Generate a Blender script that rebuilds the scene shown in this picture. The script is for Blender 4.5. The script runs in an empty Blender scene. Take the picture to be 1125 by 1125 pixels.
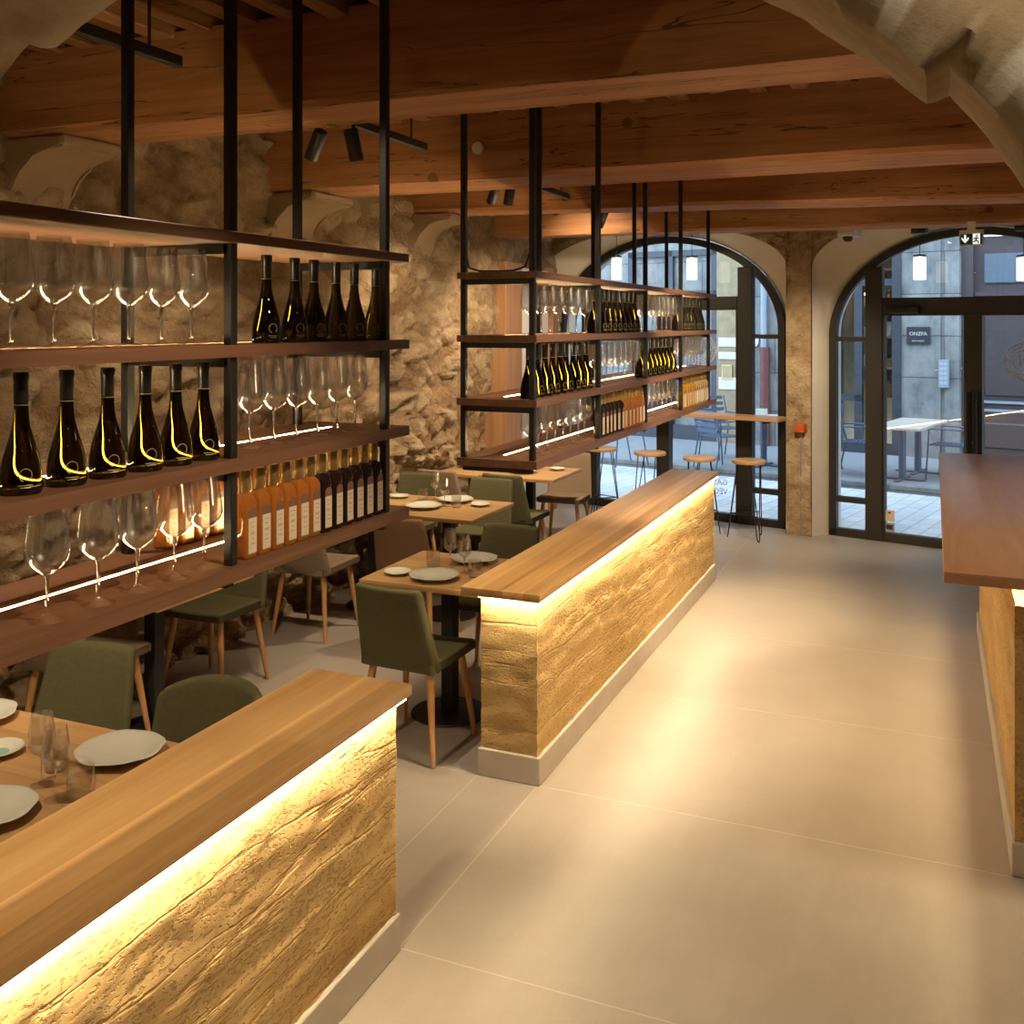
import bpy, bmesh, math, random
from mathutils import Vector, Matrix, noise
random.seed(7)
C = bpy.context.scene.collection
PI = math.pi
R = math.radians

# ------------------------------------------------------------------ materials
def new_mat(name):
    m = bpy.data.materials.new(name); m.use_nodes = True
    nt = m.node_tree
    return m, nt, nt.nodes['Principled BSDF']

def simple(name, col, rough=.5, metal=0., spec=.5, noise_amt=0., noise_scale=20., bump=0.):
    m, nt, b = new_mat(name)
    b.inputs['Base Color'].default_value = (*col, 1)
    b.inputs['Roughness'].default_value = rough
    b.inputs['Metallic'].default_value = metal
    b.inputs['Specular IOR Level'].default_value = spec
    if noise_amt or bump:
        tc = nt.nodes.new('ShaderNodeTexCoord'); n = nt.nodes.new('ShaderNodeTexNoise')
        n.inputs['Scale'].default_value = noise_scale; n.inputs['Detail'].default_value = 4
        nt.links.new(tc.outputs['Object'], n.inputs['Vector'])
        if noise_amt:
            mx = nt.nodes.new('ShaderNodeMix'); mx.data_type = 'RGBA'
            mx.inputs[6].default_value = (*[c * (1 - noise_amt) for c in col], 1)
            mx.inputs[7].default_value = (*[min(1, c * (1 + noise_amt)) for c in col], 1)
            nt.links.new(n.outputs[0], mx.inputs[0]); nt.links.new(mx.outputs[2], b.inputs['Base Color'])
        if bump:
            bp = nt.nodes.new('ShaderNodeBump'); bp.inputs['Strength'].default_value = bump
            bp.inputs['Distance'].default_value = .01
            nt.links.new(n.outputs[0], bp.inputs['Height']); nt.links.new(bp.outputs[0], b.inputs['Normal'])
    return m

def ramp(nt, fac, stops):
    r = nt.nodes.new('ShaderNodeValToRGB')
    e = r.color_ramp.elements
    while len(e) < len(stops): e.new(.5)
    for k, (p, c) in enumerate(stops):
        e[k].position = p; e[k].color = (*c, 1)
    nt.links.new(fac, r.inputs[0])
    return r.outputs[0]

def mixc(nt, fac, a, b, blend='MIX'):
    mx = nt.nodes.new('ShaderNodeMix'); mx.data_type = 'RGBA'; mx.blend_type = blend
    for s, v in ((0, fac), (6, a), (7, b)):
        if hasattr(v, 'links'): nt.links.new(v, mx.inputs[s])
        elif isinstance(v, (int, float)): mx.inputs[s].default_value = v
        else: mx.inputs[s].default_value = (*v, 1)
    return mx.outputs[2]

def mth(nt, op, a, b=None):
    n = nt.nodes.new('ShaderNodeMath'); n.operation = op
    for k, v in enumerate((a, b)):
        if v is None: continue
        if hasattr(v, 'links'): nt.links.new(v, n.inputs[k])
        else: n.inputs[k].default_value = v
    return n.outputs[0]

def tex_noise(nt, vec, scale, detail=4, rough=.55, dist=0.):
    n = nt.nodes.new('ShaderNodeTexNoise')
    n.inputs['Scale'].default_value = scale; n.inputs['Detail'].default_value = detail
    n.inputs['Roughness'].default_value = rough; n.inputs['Distortion'].default_value = dist
    nt.links.new(vec, n.inputs['Vector'])
    return n.outputs[0]

def mapping(nt, scale=(1, 1, 1), loc=(0, 0, 0), rot=(0, 0, 0)):
    tc = nt.nodes.new('ShaderNodeTexCoord'); mp = nt.nodes.new('ShaderNodeMapping')
    mp.inputs['Scale'].default_value = scale; mp.inputs['Location'].default_value = loc
    mp.inputs['Rotation'].default_value = rot
    nt.links.new(tc.outputs['Object'], mp.inputs['Vector'])
    return mp.outputs[0]

def bump(nt, b, h, strength=.4, dist=.01):
    bp = nt.nodes.new('ShaderNodeBump')
    bp.inputs['Strength'].default_value = strength; bp.inputs['Distance'].default_value = dist
    nt.links.new(h, bp.inputs['Height']); nt.links.new(bp.outputs[0], b.inputs['Normal'])

def wood(name, c_dark, c_mid, c_light, axis='y', stave=0., stave_axis=0, rough=.4, grain=9., cracks=0., bmp=.15):
    """long grain along axis; optional glued staves"""
    m, nt, b = new_mat(name)
    sc = {'x': (.5, grain, grain), 'y': (grain, .5, grain), 'z': (grain, grain, .5)}[axis]
    v = mapping(nt, sc)
    n1 = tex_noise(nt, v, 1.0, 5, .6, 1.2)
    v2 = mapping(nt, tuple(s * 7 for s in sc))
    n2 = tex_noise(nt, v2, 1.0, 3, .6)
    f = mth(nt, 'ADD', mth(nt, 'MULTIPLY', n1, .75), mth(nt, 'MULTIPLY', n2, .25))
    col = ramp(nt, f, [(.33, c_dark), (.5, c_mid), (.68, c_light)])
    if stave:
        tc = nt.nodes.new('ShaderNodeTexCoord'); sep = nt.nodes.new('ShaderNodeSeparateXYZ')
        nt.links.new(tc.outputs['Object'], sep.inputs[0])
        k = mth(nt, 'FLOOR', mth(nt, 'DIVIDE', sep.outputs[stave_axis], stave))
        wn = nt.nodes.new('ShaderNodeTexWhiteNoise'); wn.noise_dimensions = '1D'
        nt.links.new(k, wn.inputs['W'])
        shade = mth(nt, 'ADD', mth(nt, 'MULTIPLY', wn.outputs[0], .36), .80)
        comb = nt.nodes.new('ShaderNodeCombineColor')
        for q in range(3): nt.links.new(shade, comb.inputs[q])
        col = mixc(nt, 1.0, col, comb.outputs[0], 'MULTIPLY')
    h = n2
    if cracks:
        v3 = mapping(nt, tuple(s * (.6 if s < 1 else .75) for s in sc))
        n3 = tex_noise(nt, v3, 1.0, 4, .55, .3)
        line = mth(nt, 'LESS_THAN', mth(nt, 'ABSOLUTE', mth(nt, 'SUBTRACT', n3, .5)), .004 * cracks)
        col = mixc(nt, mth(nt, 'MULTIPLY', line, .8), col, tuple(c * .25 for c in c_dark))
        v4 = mapping(nt, (1, 1, 1))
        vo = nt.nodes.new('ShaderNodeTexVoronoi'); vo.inputs['Scale'].default_value = 2.3
        nt.links.new(v4, vo.inputs['Vector'])
        knot = mth(nt, 'LESS_THAN', vo.outputs['Distance'], .085)
        col = mixc(nt, mth(nt, 'MULTIPLY', knot, .65), col, tuple(c * .4 for c in c_dark))
        h = mth(nt, 'SUBTRACT', n2, mth(nt, 'MULTIPLY', line, 1.5))
    nt.links.new(col, b.inputs['Base Color'])
    b.inputs['Roughness'].default_value = rough
    bump(nt, b, h, bmp, .004)
    return m

def emit(name, col, strength):
    m = bpy.data.materials.new(name); m.use_nodes = True
    nt = m.node_tree; nt.nodes.clear()
    o = nt.nodes.new('ShaderNodeOutputMaterial'); e = nt.nodes.new('ShaderNodeEmission')
    e.inputs[0].default_value = (*col, 1); e.inputs[1].default_value = strength
    nt.links.new(e.outputs[0], o.inputs[0])
    return m

def thin_glass(name, tint=(1, 1, 1), rough=.0, ior=1.45, boost=1.0, sheen=0.):
    m = bpy.data.materials.new(name); m.use_nodes = True
    nt = m.node_tree; nt.nodes.clear()
    o = nt.nodes.new('ShaderNodeOutputMaterial'); t = nt.nodes.new('ShaderNodeBsdfTransparent')
    g = nt.nodes.new('ShaderNodeBsdfGlossy'); mx = nt.nodes.new('ShaderNodeMixShader')
    lw = nt.nodes.new('ShaderNodeLayerWeight'); lw.inputs[0].default_value = .5
    t.inputs[0].default_value = (*tint, 1); g.inputs['Roughness'].default_value = rough
    f0 = ((ior - 1) / (ior + 1)) ** 2 * boost
    f = mth(nt, 'ADD', mth(nt, 'MULTIPLY', mth(nt, 'POWER', lw.outputs['Facing'], 5.0), 1 - f0), f0)
    nt.links.new(f, mx.inputs[0]); nt.links.new(t.outputs[0], mx.inputs[1]); nt.links.new(g.outputs[0], mx.inputs[2])
    out = mx
    if sheen:        # a broad faint lobe: added to brighten glassware near the LED strips
        g2 = nt.nodes.new('ShaderNodeBsdfGlossy'); g2.inputs['Roughness'].default_value = .32
        out = nt.nodes.new('ShaderNodeMixShader'); out.inputs[0].default_value = sheen
        nt.links.new(mx.outputs[0], out.inputs[1]); nt.links.new(g2.outputs[0], out.inputs[2])
    nt.links.new(out.outputs[0], o.inputs[0])
    return m

def crystal(name, col=(1, 1, 1), ior=1.5):
    m, nt, b = new_mat(name)
    b.inputs['Base Color'].default_value = (*col, 1); b.inputs['Roughness'].default_value = .0
    b.inputs['Transmission Weight'].default_value = 1.0; b.inputs['IOR'].default_value = ior
    return m

def liquid(name, col, trans=.6):
    m = bpy.data.materials.new(name); m.use_nodes = True
    nt = m.node_tree; nt.nodes.clear()
    o = nt.nodes.new('ShaderNodeOutputMaterial')
    d = nt.nodes.new('ShaderNodeBsdfDiffuse'); t = nt.nodes.new('ShaderNodeBsdfTranslucent')
    g = nt.nodes.new('ShaderNodeBsdfGlossy'); g.inputs['Roughness'].default_value = .06
    m1 = nt.nodes.new('ShaderNodeMixShader'); m2 = nt.nodes.new('ShaderNodeMixShader')
    fr = nt.nodes.new('ShaderNodeFresnel'); fr.inputs[0].default_value = 1.45
    d.inputs[0].default_value = (*col, 1); t.inputs[0].default_value = (*col, 1)
    m1.inputs[0].default_value = trans
    nt.links.new(d.outputs[0], m1.inputs[1]); nt.links.new(t.outputs[0], m1.inputs[2])
    nt.links.new(fr.outputs[0], m2.inputs[0]); nt.links.new(m1.outputs[0], m2.inputs[1]); nt.links.new(g.outputs[0], m2.inputs[2])
    nt.links.new(m2.outputs[0], o.inputs[0])
    return m

def stone_mat(name, stops, mortar, rough=.9, fine=30., b1=.5):
    """colour per stone from the mesh attribute 'stone' (r = stone tone, g = mortar), plus fine grain"""
    m, nt, b = new_mat(name)
    at = nt.nodes.new('ShaderNodeAttribute'); at.attribute_name = 'stone'
    sp = nt.nodes.new('ShaderNodeSeparateColor'); nt.links.new(at.outputs['Color'], sp.inputs[0])
    v = mapping(nt)
    n1 = tex_noise(nt, v, 3.0, 6, .65); n2 = tex_noise(nt, v, fine, 5, .65)
    f = mth(nt, 'ADD', mth(nt, 'MULTIPLY', sp.outputs[0], .42), mth(nt, 'ADD', mth(nt, 'MULTIPLY', n1, .65), mth(nt, 'MULTIPLY', n2, .5)))
    col = ramp(nt, f, [(q + .22, c) for q, c in stops])
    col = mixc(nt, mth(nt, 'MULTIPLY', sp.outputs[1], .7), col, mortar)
    nt.links.new(col, b.inputs['Base Color']); b.inputs['Roughness'].default_value = rough
    b.inputs['Specular IOR Level'].default_value = .2
    h = mth(nt, 'ADD', mth(nt, 'MULTIPLY', n2, .5), mth(nt, 'MULTIPLY', tex_noise(nt, v, 9., 8, .7), 1.3))
    bump(nt, b, h, b1, .06)
    return m

def earth_mat(name):
    m, nt, b = new_mat(name)
    v = mapping(nt, (1.2, 1.2, 7), rot=(R(5), 0, 0))
    n1 = tex_noise(nt, v, 1.1, 6, .6, .4)
    v2 = mapping(nt); n2 = tex_noise(nt, v2, 60., 4, .6)
    f = mth(nt, 'ADD', mth(nt, 'MULTIPLY', n1, .8), mth(nt, 'MULTIPLY', n2, .2))
    col = ramp(nt, f, [(.30, (.40, .25, .10)), (.42, (.48, .32, .135)), (.56, (.54, .375, .165)), (.72, (.60, .44, .21))])
    # grey gravel veins and dark crevices
    vv = mapping(nt, (1, 1, 5), loc=(3, 1, 2), rot=(R(6), 0, 0)); n5 = tex_noise(nt, vv, .9, 7, .7, .3)
    vein = ramp(nt, n5, [(.70, (0, 0, 0)), (.75, (1, 1, 1))])
    col = mixc(nt, vein, col, (.24, .21, .17))
    n3 = tex_noise(nt, mapping(nt, (1, .75, 1.5)), 66., 2, .5)
    patch = tex_noise(nt, mapping(nt, (1, 1, 2)), 3., 3)
    thr = mth(nt, 'ADD', n3, mth(nt, 'MULTIPLY', patch, .35))
    pit = ramp(nt, thr, [(.72, (0, 0, 0)), (.80, (1, 1, 1))])
    col = mixc(nt, mth(nt, 'MULTIPLY', pit, .3), col, (.13, .075, .03))
    nt.links.new(col, b.inputs['Base Color']); b.inputs['Roughness'].default_value = .95
    b.inputs['Specular IOR Level'].default_value = .1
    # crevice lines between the rammed lifts
    cr = ramp(nt, mth(nt, 'ABSOLUTE', mth(nt, 'SUBTRACT', tex_noise(nt, mapping(nt, (.55, .55, 5.5), rot=(R(7), 0, 0)), .9, 5, .55), .5)), [(.0, (1, 1, 1)), (.018, (0, 0, 0))])
    h = mth(nt, 'SUBTRACT', mth(nt, 'ADD', mth(nt, 'MULTIPLY', n1, .6), mth(nt, 'MULTIPLY', n2, .12)), mth(nt, 'ADD', mth(nt, 'MULTIPLY', pit, .38), mth(nt, 'MULTIPLY', cr, .6)))
    bump(nt, b, h, .55, .014)
    return m

def floor_mat():
    m, nt, b = new_mat('polished_concrete')
    v = mapping(nt)
    n1 = tex_noise(nt, v, 1.3, 6, .6); n2 = tex_noise(nt, mapping(nt, (3.5, .8, 1)), 3., 6, .7); n3 = tex_noise(nt, v, 140., 3, .6)
    f = mth(nt, 'ADD', mth(nt, 'MULTIPLY', n1, .5), mth(nt, 'ADD', mth(nt, 'MULTIPLY', n2, .3), mth(nt, 'MULTIPLY', n3, .2)))
    col = ramp(nt, f, [(.3, (.30, .262, .215)), (.5, (.355, .313, .262)), (.7, (.41, .368, .312))])
    tc = nt.nodes.new('ShaderNodeTexCoord'); sep = nt.nodes.new('ShaderNodeSeparateXYZ'); nt.links.new(tc.outputs['Object'], sep.inputs[0])
    def lines(sock, off, period, w):
        q = mth(nt, 'PINGPONG', mth(nt, 'SUBTRACT', sock, off), period / 2)
        return mth(nt, 'LESS_THAN', q, w)
    def line(sock, at, w):
        return mth(nt, 'LESS_THAN', mth(nt, 'ABSOLUTE', mth(nt, 'SUBTRACT', sock, at)), w)
    j = mth(nt, 'MAXIMUM', lines(sep.outputs[1], 4.135, 1.25, .0028), mth(nt, 'MAXIMUM', line(sep.outputs[0], -1.615, .003), line(sep.outputs[0], -1.905, .002)))
    col = mixc(nt, mth(nt, 'MULTIPLY', j, .55), col, (.58, .53, .46))
    nt.links.new(col, b.inputs['Base Color'])
    rr = mth(nt, 'ADD', mth(nt, 'MULTIPLY', n2, .22), .27)
    nt.links.new(rr, b.inputs['Roughness'])
    b.inputs['Specular IOR Level'].default_value = .4
    bump(nt, b, n3, .04, .002)
    return m

def block_mat(name):
    m, nt, b = new_mat(name)
    br = nt.nodes.new('ShaderNodeTexBrick'); br.inputs['Scale'].default_value = 1.0
    br.inputs['Brick Width'].default_value = 1.3; br.inputs['Row Height'].default_value = .62; br.inputs['Mortar Size'].default_value = .012; br.inputs['Mortar Smooth'].default_value = .7
    br.inputs['Color1'].default_value = (.155, .16, .162, 1); br.inputs['Color2'].default_value = (.195, .195, .19, 1); br.inputs['Mortar'].default_value = (.085, .087, .09, 1)
    nt.links.new(mapping(nt, rot=(R(90), 0, 0)), br.inputs['Vector'])
    n = tex_noise(nt, mapping(nt, (1, 1, .6)), 3.5, 7, .7)
    col = mixc(nt, 1.0, br.outputs[0], ramp(nt, n, [(.3, (.5, .5, .5)), (.5, (.95, .95, .93)), (.7, (1.35, 1.33, 1.28))]), 'MULTIPLY')
    nt.links.new(col, b.inputs['Base Color']); b.inputs['Roughness'].default_value = .9
    bump(nt, b, mth(nt, 'SUBTRACT', n, br.outputs['Fac']), .4, .02)
    return m

def cobble_mat():
    m, nt, b = new_mat('street_cobbles')
    br = nt.nodes.new('ShaderNodeTexBrick')
    br.inputs['Scale'].default_value = 1.0; br.inputs['Brick Width'].default_value = .30; br.inputs['Row Height'].default_value = .17
    br.inputs['Mortar Size'].default_value = .012; br.inputs['Mortar Smooth'].default_value = .6
    br.inputs['Color1'].default_value = (.36, .375, .39, 1); br.inputs['Color2'].default_value = (.48, .49, .51, 1); br.inputs['Mortar'].default_value = (.19, .20, .21, 1)
    nt.links.new(mapping(nt, rot=(0, 0, R(90))), br.inputs['Vector'])
    n = tex_noise(nt, mapping(nt), 8., 4)
    col = mixc(nt, mth(nt, 'MULTIPLY', n, .5), br.outputs[0], (.66, .67, .69))
    nt.links.new(col, b.inputs['Base Color']); b.inputs['Roughness'].default_value = .6
    bump(nt, b, br.outputs['Fac'], -.5, .02)
    return m

LEDC = (1.0, .73, .36)
M = dict(
    steel=simple('black_steel', (.012, .012, .012), .42, .0, .5),
    shelf=wood('stained_shelf_wood', (.10, .044, .023), (.142, .067, .035), (.19, .093, .050), 'y', rough=.42, grain=14),
    oak=wood('oiled_oak_slab', (.50, .275, .095), (.61, .36, .14), (.70, .45, .195), 'y', .098, 0, .36, 10),
    bar=wood('oiled_cherry_slab', (.36, .19, .10), (.45, .25, .14), (.53, .32, .19), 'y', .0, 0, .30, 5),
    table=wood('oak_tabletop', (.44, .25, .10), (.54, .33, .14), (.63, .41, .19), 'x', .11, 1, .38, 9),
    ledge=wood('oak_ledge', (.40, .22, .09), (.52, .31, .14), (.62, .40, .19), 'x', .0, 1, .38, 9),
    leg=wood('beech_leg', (.46, .23, .085), (.56, .30, .12), (.64, .37, .16), 'z', rough=.45, grain=30),
    beam=wood('old_fir_beam', (.255, .108, .042), (.37, .168, .068), (.48, .245, .108), 'x', rough=.7, grain=8, cracks=.65, bmp=.55),
    joist=wood('old_fir_joist', (.19, .085, .034), (.29, .14, .06), (.39, .21, .10), 'y', rough=.65, grain=8, cracks=1.2, bmp=.4),
    plank=wood('ceiling_board', (.10, .045, .02), (.16, .075, .035), (.24, .12, .06), 'x', .2, 1, rough=.7, grain=6),
    panelwood=wood('oak_panel', (.27, .135, .06), (.34, .175, .08), (.40, .22, .105), 'z', rough=.5, grain=12),
    green=simple('olive_velvet', (.105, .098, .048), .9, 0, .2, .16, 60, .12),
    taupe=simple('taupe_felt', (.27, .20, .135), .92, 0, .2, .12, 60, .12),
    brown=simple('brown_felt', (.20, .115, .065), .92, 0, .2, .12, 60, .12),
    earth=earth_mat('rammed_earth'),
    plinth=simple('cast_concrete', (.47, .42, .35), .8, 0, .3, .14, 9, .25),
    floor=floor_mat(),
    stone=stone_mat('rubble_stone', [(.36, (.27, .17, .09)), (.50, (.375, .255, .145)), (.64, (.45, .32, .19)), (.78, (.52, .395, .255))], (.27, .18, .10), b1=.9),
    fac=stone_mat('facade_stone', [(.34, (.29, .19, .105)), (.46, (.44, .31, .18)), (.58, (.53, .40, .25)), (.74, (.60, .48, .33))], (.36, .25, .14), fine=16., b1=.8),
    arch=stone_mat('dressed_arch_stone', [(.34, (.34, .25, .155)), (.50, (.43, .33, .215)), (.66, (.51, .41, .28)), (.78, (.60, .51, .38))], (.95, .92, .84), b1=.12),  # last colour whitens patches along the near arris
    corbel=simple('corbel_stone', (.31, .225, .14), .9, 0, .2, .2, 6, .5),
    plaster=simple('lime_plaster', (.70, .64, .54), .9, 0, .2, .12, 5, .35),
    white=simple('white_paint', (.72, .70, .66), .6),
    glass=thin_glass('clear_glass', (.995, .995, .995), 0., 1.5, 4.0, .045),
    pane=thin_glass('window_glass', (.94, .965, .97), 0., 1.45, .9),
    solid=crystal('stem_crystal'),
    bottle=crystal('dark_bottle_glass', (.036, .028, .0045), 1.42),
    foil=simple('black_foil_cap', (.012, .012, .012), .28, 0, .6),
    gilt=simple('gilt_print', (.38, .32, .16), .4, .3),
    gold=simple('gold_cap', (.40, .27, .10), .32, .75),
    amber=liquid('amber_juice', (.62, .235, .045), .6),
    grape=liquid('dark_juice', (.02, .011, .008), .2),
    honey=liquid('yellow_juice', (.78, .46, .05), .65),
    pale=liquid('pale_juice', (.80, .62, .33), .65),
    paper=simple('cream_label', (.62, .52, .38), .8),
    paperw=simple('white_label', (.80, .76, .66), .8),
    emblem=simple('plum_emblem', (.16, .085, .055), .7),
    china=simple('glazed_china', (.62, .63, .55), .22, 0, .5, .05, 14),
    celadon=simple('celadon_glaze', (.30, .50, .44), .2),
    iron=simple('cast_iron_base', (.014, .014, .015), .55),
    led=emit('warm_led', LEDC, 175.0),
    ledb=emit('warm_led_bright', (1.0, .79, .49), 190.0),
    shade=emit('opal_shade', (1.0, .85, .56), 2.4),
    lens=emit('lamp_lens', (1.0, .82, .55), 14.0),
    frame=simple('dark_bronze_frame', (.017, .0145, .012), .45),
    chrome=simple('brushed_steel', (.55, .55, .55), .25, 1.0),
    exitg=simple('exit_green', (.012, .12, .05), .4),
    exitw=emit('exit_white', (1.0, .96, .9), .9),
    etch=liquid('white_vinyl', (.92, .90, .84), .5),
    greyvinyl=simple('grey_vinyl', (.33, .35, .37), .6),
    red=simple('call_point_red', (.55, .10, .03), .4),
    metalchair=simple('grey_blue_chair', (.055, .078, .125), .45),
    marble=simple('pale_table_board', (.42, .38, .31), .4, 0, .4, .05, 8),
    cob=cobble_mat(),
    pave=simple('pavement_slab', (.20, .205, .215), .8, 0, .3, .14, 4, .2),
    street=block_mat('street_limestone'),
    ochre=simple('ochre_street_stone', (.26, .20, .125), .9, 0, .2, .4, 7, .4),
    darkfront=simple('shopfront_paint', (.028, .031, .042), .45),
    doorp=simple('aubergine_door_paint', (.060, .046, .047), .45, 0, .4, .06, 6),
    greyglass=simple('frosted_fanlight', (.10, .125, .155), .3),
    rust=simple('red_oxide_pipe', (.12, .03, .027), .6),
    zinc=simple('zinc_pipe', (.22, .26, .30), .5),
    plate=simple('sign_black', (.022, .025, .035), .35),
    shopw=wood('shop_shelf_pine', (.30, .16, .07), (.40, .23, .11), (.5, .31, .16), 'x', rough=.6),
    shoplamp=emit('shop_lamp', (1.0, .68, .36), 9.0),
    leaf=simple('leaf_green', (.06, .16, .05), .6),
    grime=simple('wall_plaster_room', (.42, .33, .23), .9, 0, .2, .15, 5),
)

# ------------------------------------------------------------------ mesh helpers
class MB:
    def __init__(s): s.bm = bmesh.new()
    def box(s, x0, x1, y0, y1, z0, z1, bev=0., seg=2):
        t = bmesh.new()
        bmesh.ops.create_cube(t, size=1)
        for v in t.verts:
            v.co = Vector(((x0 + x1) / 2 + v.co.x * (x1 - x0), (y0 + y1) / 2 + v.co.y * (y1 - y0), (z0 + z1) / 2 + v.co.z * (z1 - z0)))
        if bev: bmesh.ops.bevel(t, geom=t.edges[:], offset=bev, segments=seg, profile=.5, affect='EDGES')
        s._join(t); return s
    def rbox(s, w, d, h, r, fn, cuts=5, seg=4):
        """rounded box centred on the origin, remapped by fn"""
        t = bmesh.new(); bmesh.ops.create_cube(t, size=1)
        for v in t.verts: v.co = Vector((v.co.x * w, v.co.y * d, v.co.z * h))
        bmesh.ops.subdivide_edges(t, edges=[e for e in t.edges if abs((e.verts[0].co - e.verts[1].co).y) < 1e-6], cuts=cuts, use_grid_fill=True)
        bmesh.ops.bevel(t, geom=[e for e in t.edges if len(e.link_faces) == 2 and e.calc_face_angle(0) > .5], offset=r, segments=seg, profile=.5, affect='EDGES')
        for v in t.verts: v.co = Vector(fn(v.co.x, v.co.y, v.co.z))
        s._join(t); return s
    def lathe(s, prof, c=(0, 0, 0), seg=20, closed=False):
        rings = []
        for r, z in prof:
            if r < 1e-6: rings.append([s.bm.verts.new((c[0], c[1], c[2] + z))])
            else: rings.append([s.bm.verts.new((c[0] + r * math.cos(2 * PI * k / seg), c[1] + r * math.sin(2 * PI * k / seg), c[2] + z)) for k in range(seg)])
        for a, b in zip(rings, rings[1:]):
            if len(a) == 1 and len(b) == 1: continue
            for k in range(seg):
                q = (k + 1) % seg
                vs = [a[0], b[k], b[q]] if len(a) == 1 else ([a[k], b[0], a[q]] if len(b) == 1 else [a[k], b[k], b[q], a[q]])
                if len(a) == 1: vs = vs[::-1]
                if len(b) == 1: vs = [a[k], b[0], a[q]]
                try: s.bm.faces.new(vs[::-1])
                except ValueError: pass
        return s
    def tube(s, pts, r, seg=8, cyc=False, caps=True):
        pts = [Vector(p) for p in pts]; n = len(pts); rad = r if isinstance(r, (list, tuple)) else [r] * n
        rings = []; up = None
        for i, p in enumerate(pts):
            a = pts[(i - 1) % n] if (i or cyc) else p; b = pts[(i + 1) % n] if (i < n - 1 or cyc) else p
            t = (b - a).normalized()
            if up is None:
                up = Vector((0, 0, 1)) if abs(t.z) < .9 else Vector((1, 0, 0))
            u = t.cross(up).normalized(); w = u.cross(t).normalized(); up = w
            rings.append([s.bm.verts.new(p + (u * math.cos(2 * PI * k / seg) + w * math.sin(2 * PI * k / seg)) * rad[i]) for k in range(seg)])
        rr = list(zip(rings, rings[1:])) + ([(rings[-1], rings[0])] if cyc else [])
        for a, b in rr:
            for k in range(seg): s.bm.faces.new([a[k], a[(k + 1) % seg], b[(k + 1) % seg], b[k]])
        if caps and not cyc:
            s.bm.faces.new(rings[0][::-1]); s.bm.faces.new(rings[-1])
        return s
    def prism(s, poly, axis, a, b):
        """extrude a 2-D polygon along axis (0,1,2) from a to b"""
        def mk(p, t):
            return {0: (t, p[0], p[1]), 1: (p[0], t, p[1]), 2: (p[0], p[1], t)}[axis]
        A = [s.bm.verts.new(mk(p, a)) for p in poly]; B = [s.bm.verts.new(mk(p, b)) for p in poly]
        s.bm.faces.new(A); s.bm.faces.new(B[::-1])
        n = len(poly)
        for k in range(n): s.bm.faces.new([A[k], B[k], B[(k + 1) % n], A[(k + 1) % n]])
        return s
    def strip(s, A, B, closed=False):
        """thick band between two matching outlines of 3-D points (list of 4-tuples of points per station)"""
        n = len(A)
        va = [[s.bm.verts.new(p) for p in st] for st in A]
        for i in range(n - 1):
            m = len(va[i])
            for k in range(m): s.bm.faces.new([va[i][k], va[i][(k + 1) % m], va[i + 1][(k + 1) % m], va[i + 1][k]])
        s.bm.faces.new(va[0][::-1]); s.bm.faces.new(va[-1])
        return s
    def _join(s, t):
        me = bpy.data.meshes.new('tmp'); t.to_mesh(me); t.free(); s.bm.from_mesh(me); bpy.data.meshes.remove(me)
    def xf(s, mat):
        bmesh.ops.transform(s.bm, matrix=mat, verts=s.bm.verts[:]); return s
    def obj(s, name, mat, parent=None, smooth=35, loc=None, rotz=0):
        bmesh.ops.recalc_face_normals(s.bm, faces=s.bm.faces[:])
        me = bpy.data.meshes.new(name); s.bm.to_mesh(me); s.bm.free()
        if smooth:
            me.shade_smooth(); me.set_sharp_from_angle(angle=R(smooth))
        me.materials.append(M[mat] if isinstance(mat, str) else mat)
        o = bpy.data.objects.new(name, me); C.objects.link(o)
        if parent: o.parent = parent
        if loc: o.location = loc
        if rotz: o.rotation_euler = (0, 0, rotz)
        return o

LABELS = {}
def tag(o, label, cat, group=None, kind=None):
    o['label'] = label; o['category'] = cat
    if group: o['group'] = group
    if kind: o['kind'] = kind
    return o
def thing(name, label, cat, loc=(0, 0, 0), rotz=0, group=None):
    o = bpy.data.objects.new(name, None); C.objects.link(o); o.empty_display_size = .1
    o.location = loc; o.rotation_euler = (0, 0, rotz)
    return tag(o, label, cat, group)
def struct(o): o['kind'] = 'structure'; return o
def dup(o, parent=None):
    c = o.copy(); C.objects.link(c)
    if parent is not None: c.parent = parent
    for ch in list(o.children): dup(ch, c)
    return c
ORD = ['first', 'second', 'third', 'fourth', 'fifth', 'sixth', 'seventh', 'eighth', 'ninth', 'tenth', 'eleventh', 'twelfth', 'thirteenth']

def grid_surface(fn, nu, nv, name, mat, stone=None, parent=None, flip=False, smooth=0):
    """fn(i,j) -> (pos, (tone, mortar))"""
    vs = []; cols = []
    for j in range(nv):
        for i in range(nu):
            p, c = fn(i / (nu - 1), j / (nv - 1)); vs.append(p); cols.append(c)
    fs = []
    for j in range(nv - 1):
        for i in range(nu - 1):
            a = j * nu + i; q = [a, a + 1, a + nu + 1, a + nu]
            fs.append(q[::-1] if flip else q)
    me = bpy.data.meshes.new(name); me.from_pydata(vs, [], fs)
    at = me.color_attributes.new('stone', 'FLOAT_COLOR', 'POINT')
    for k, c in enumerate(cols): at.data[k].color = (c[0], c[1], 0, 1)
    me.shade_smooth()
    me.materials.append(M[mat])
    o = bpy.data.objects.new(name, me); C.objects.link(o)
    if parent: o.parent = parent
    return o

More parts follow.
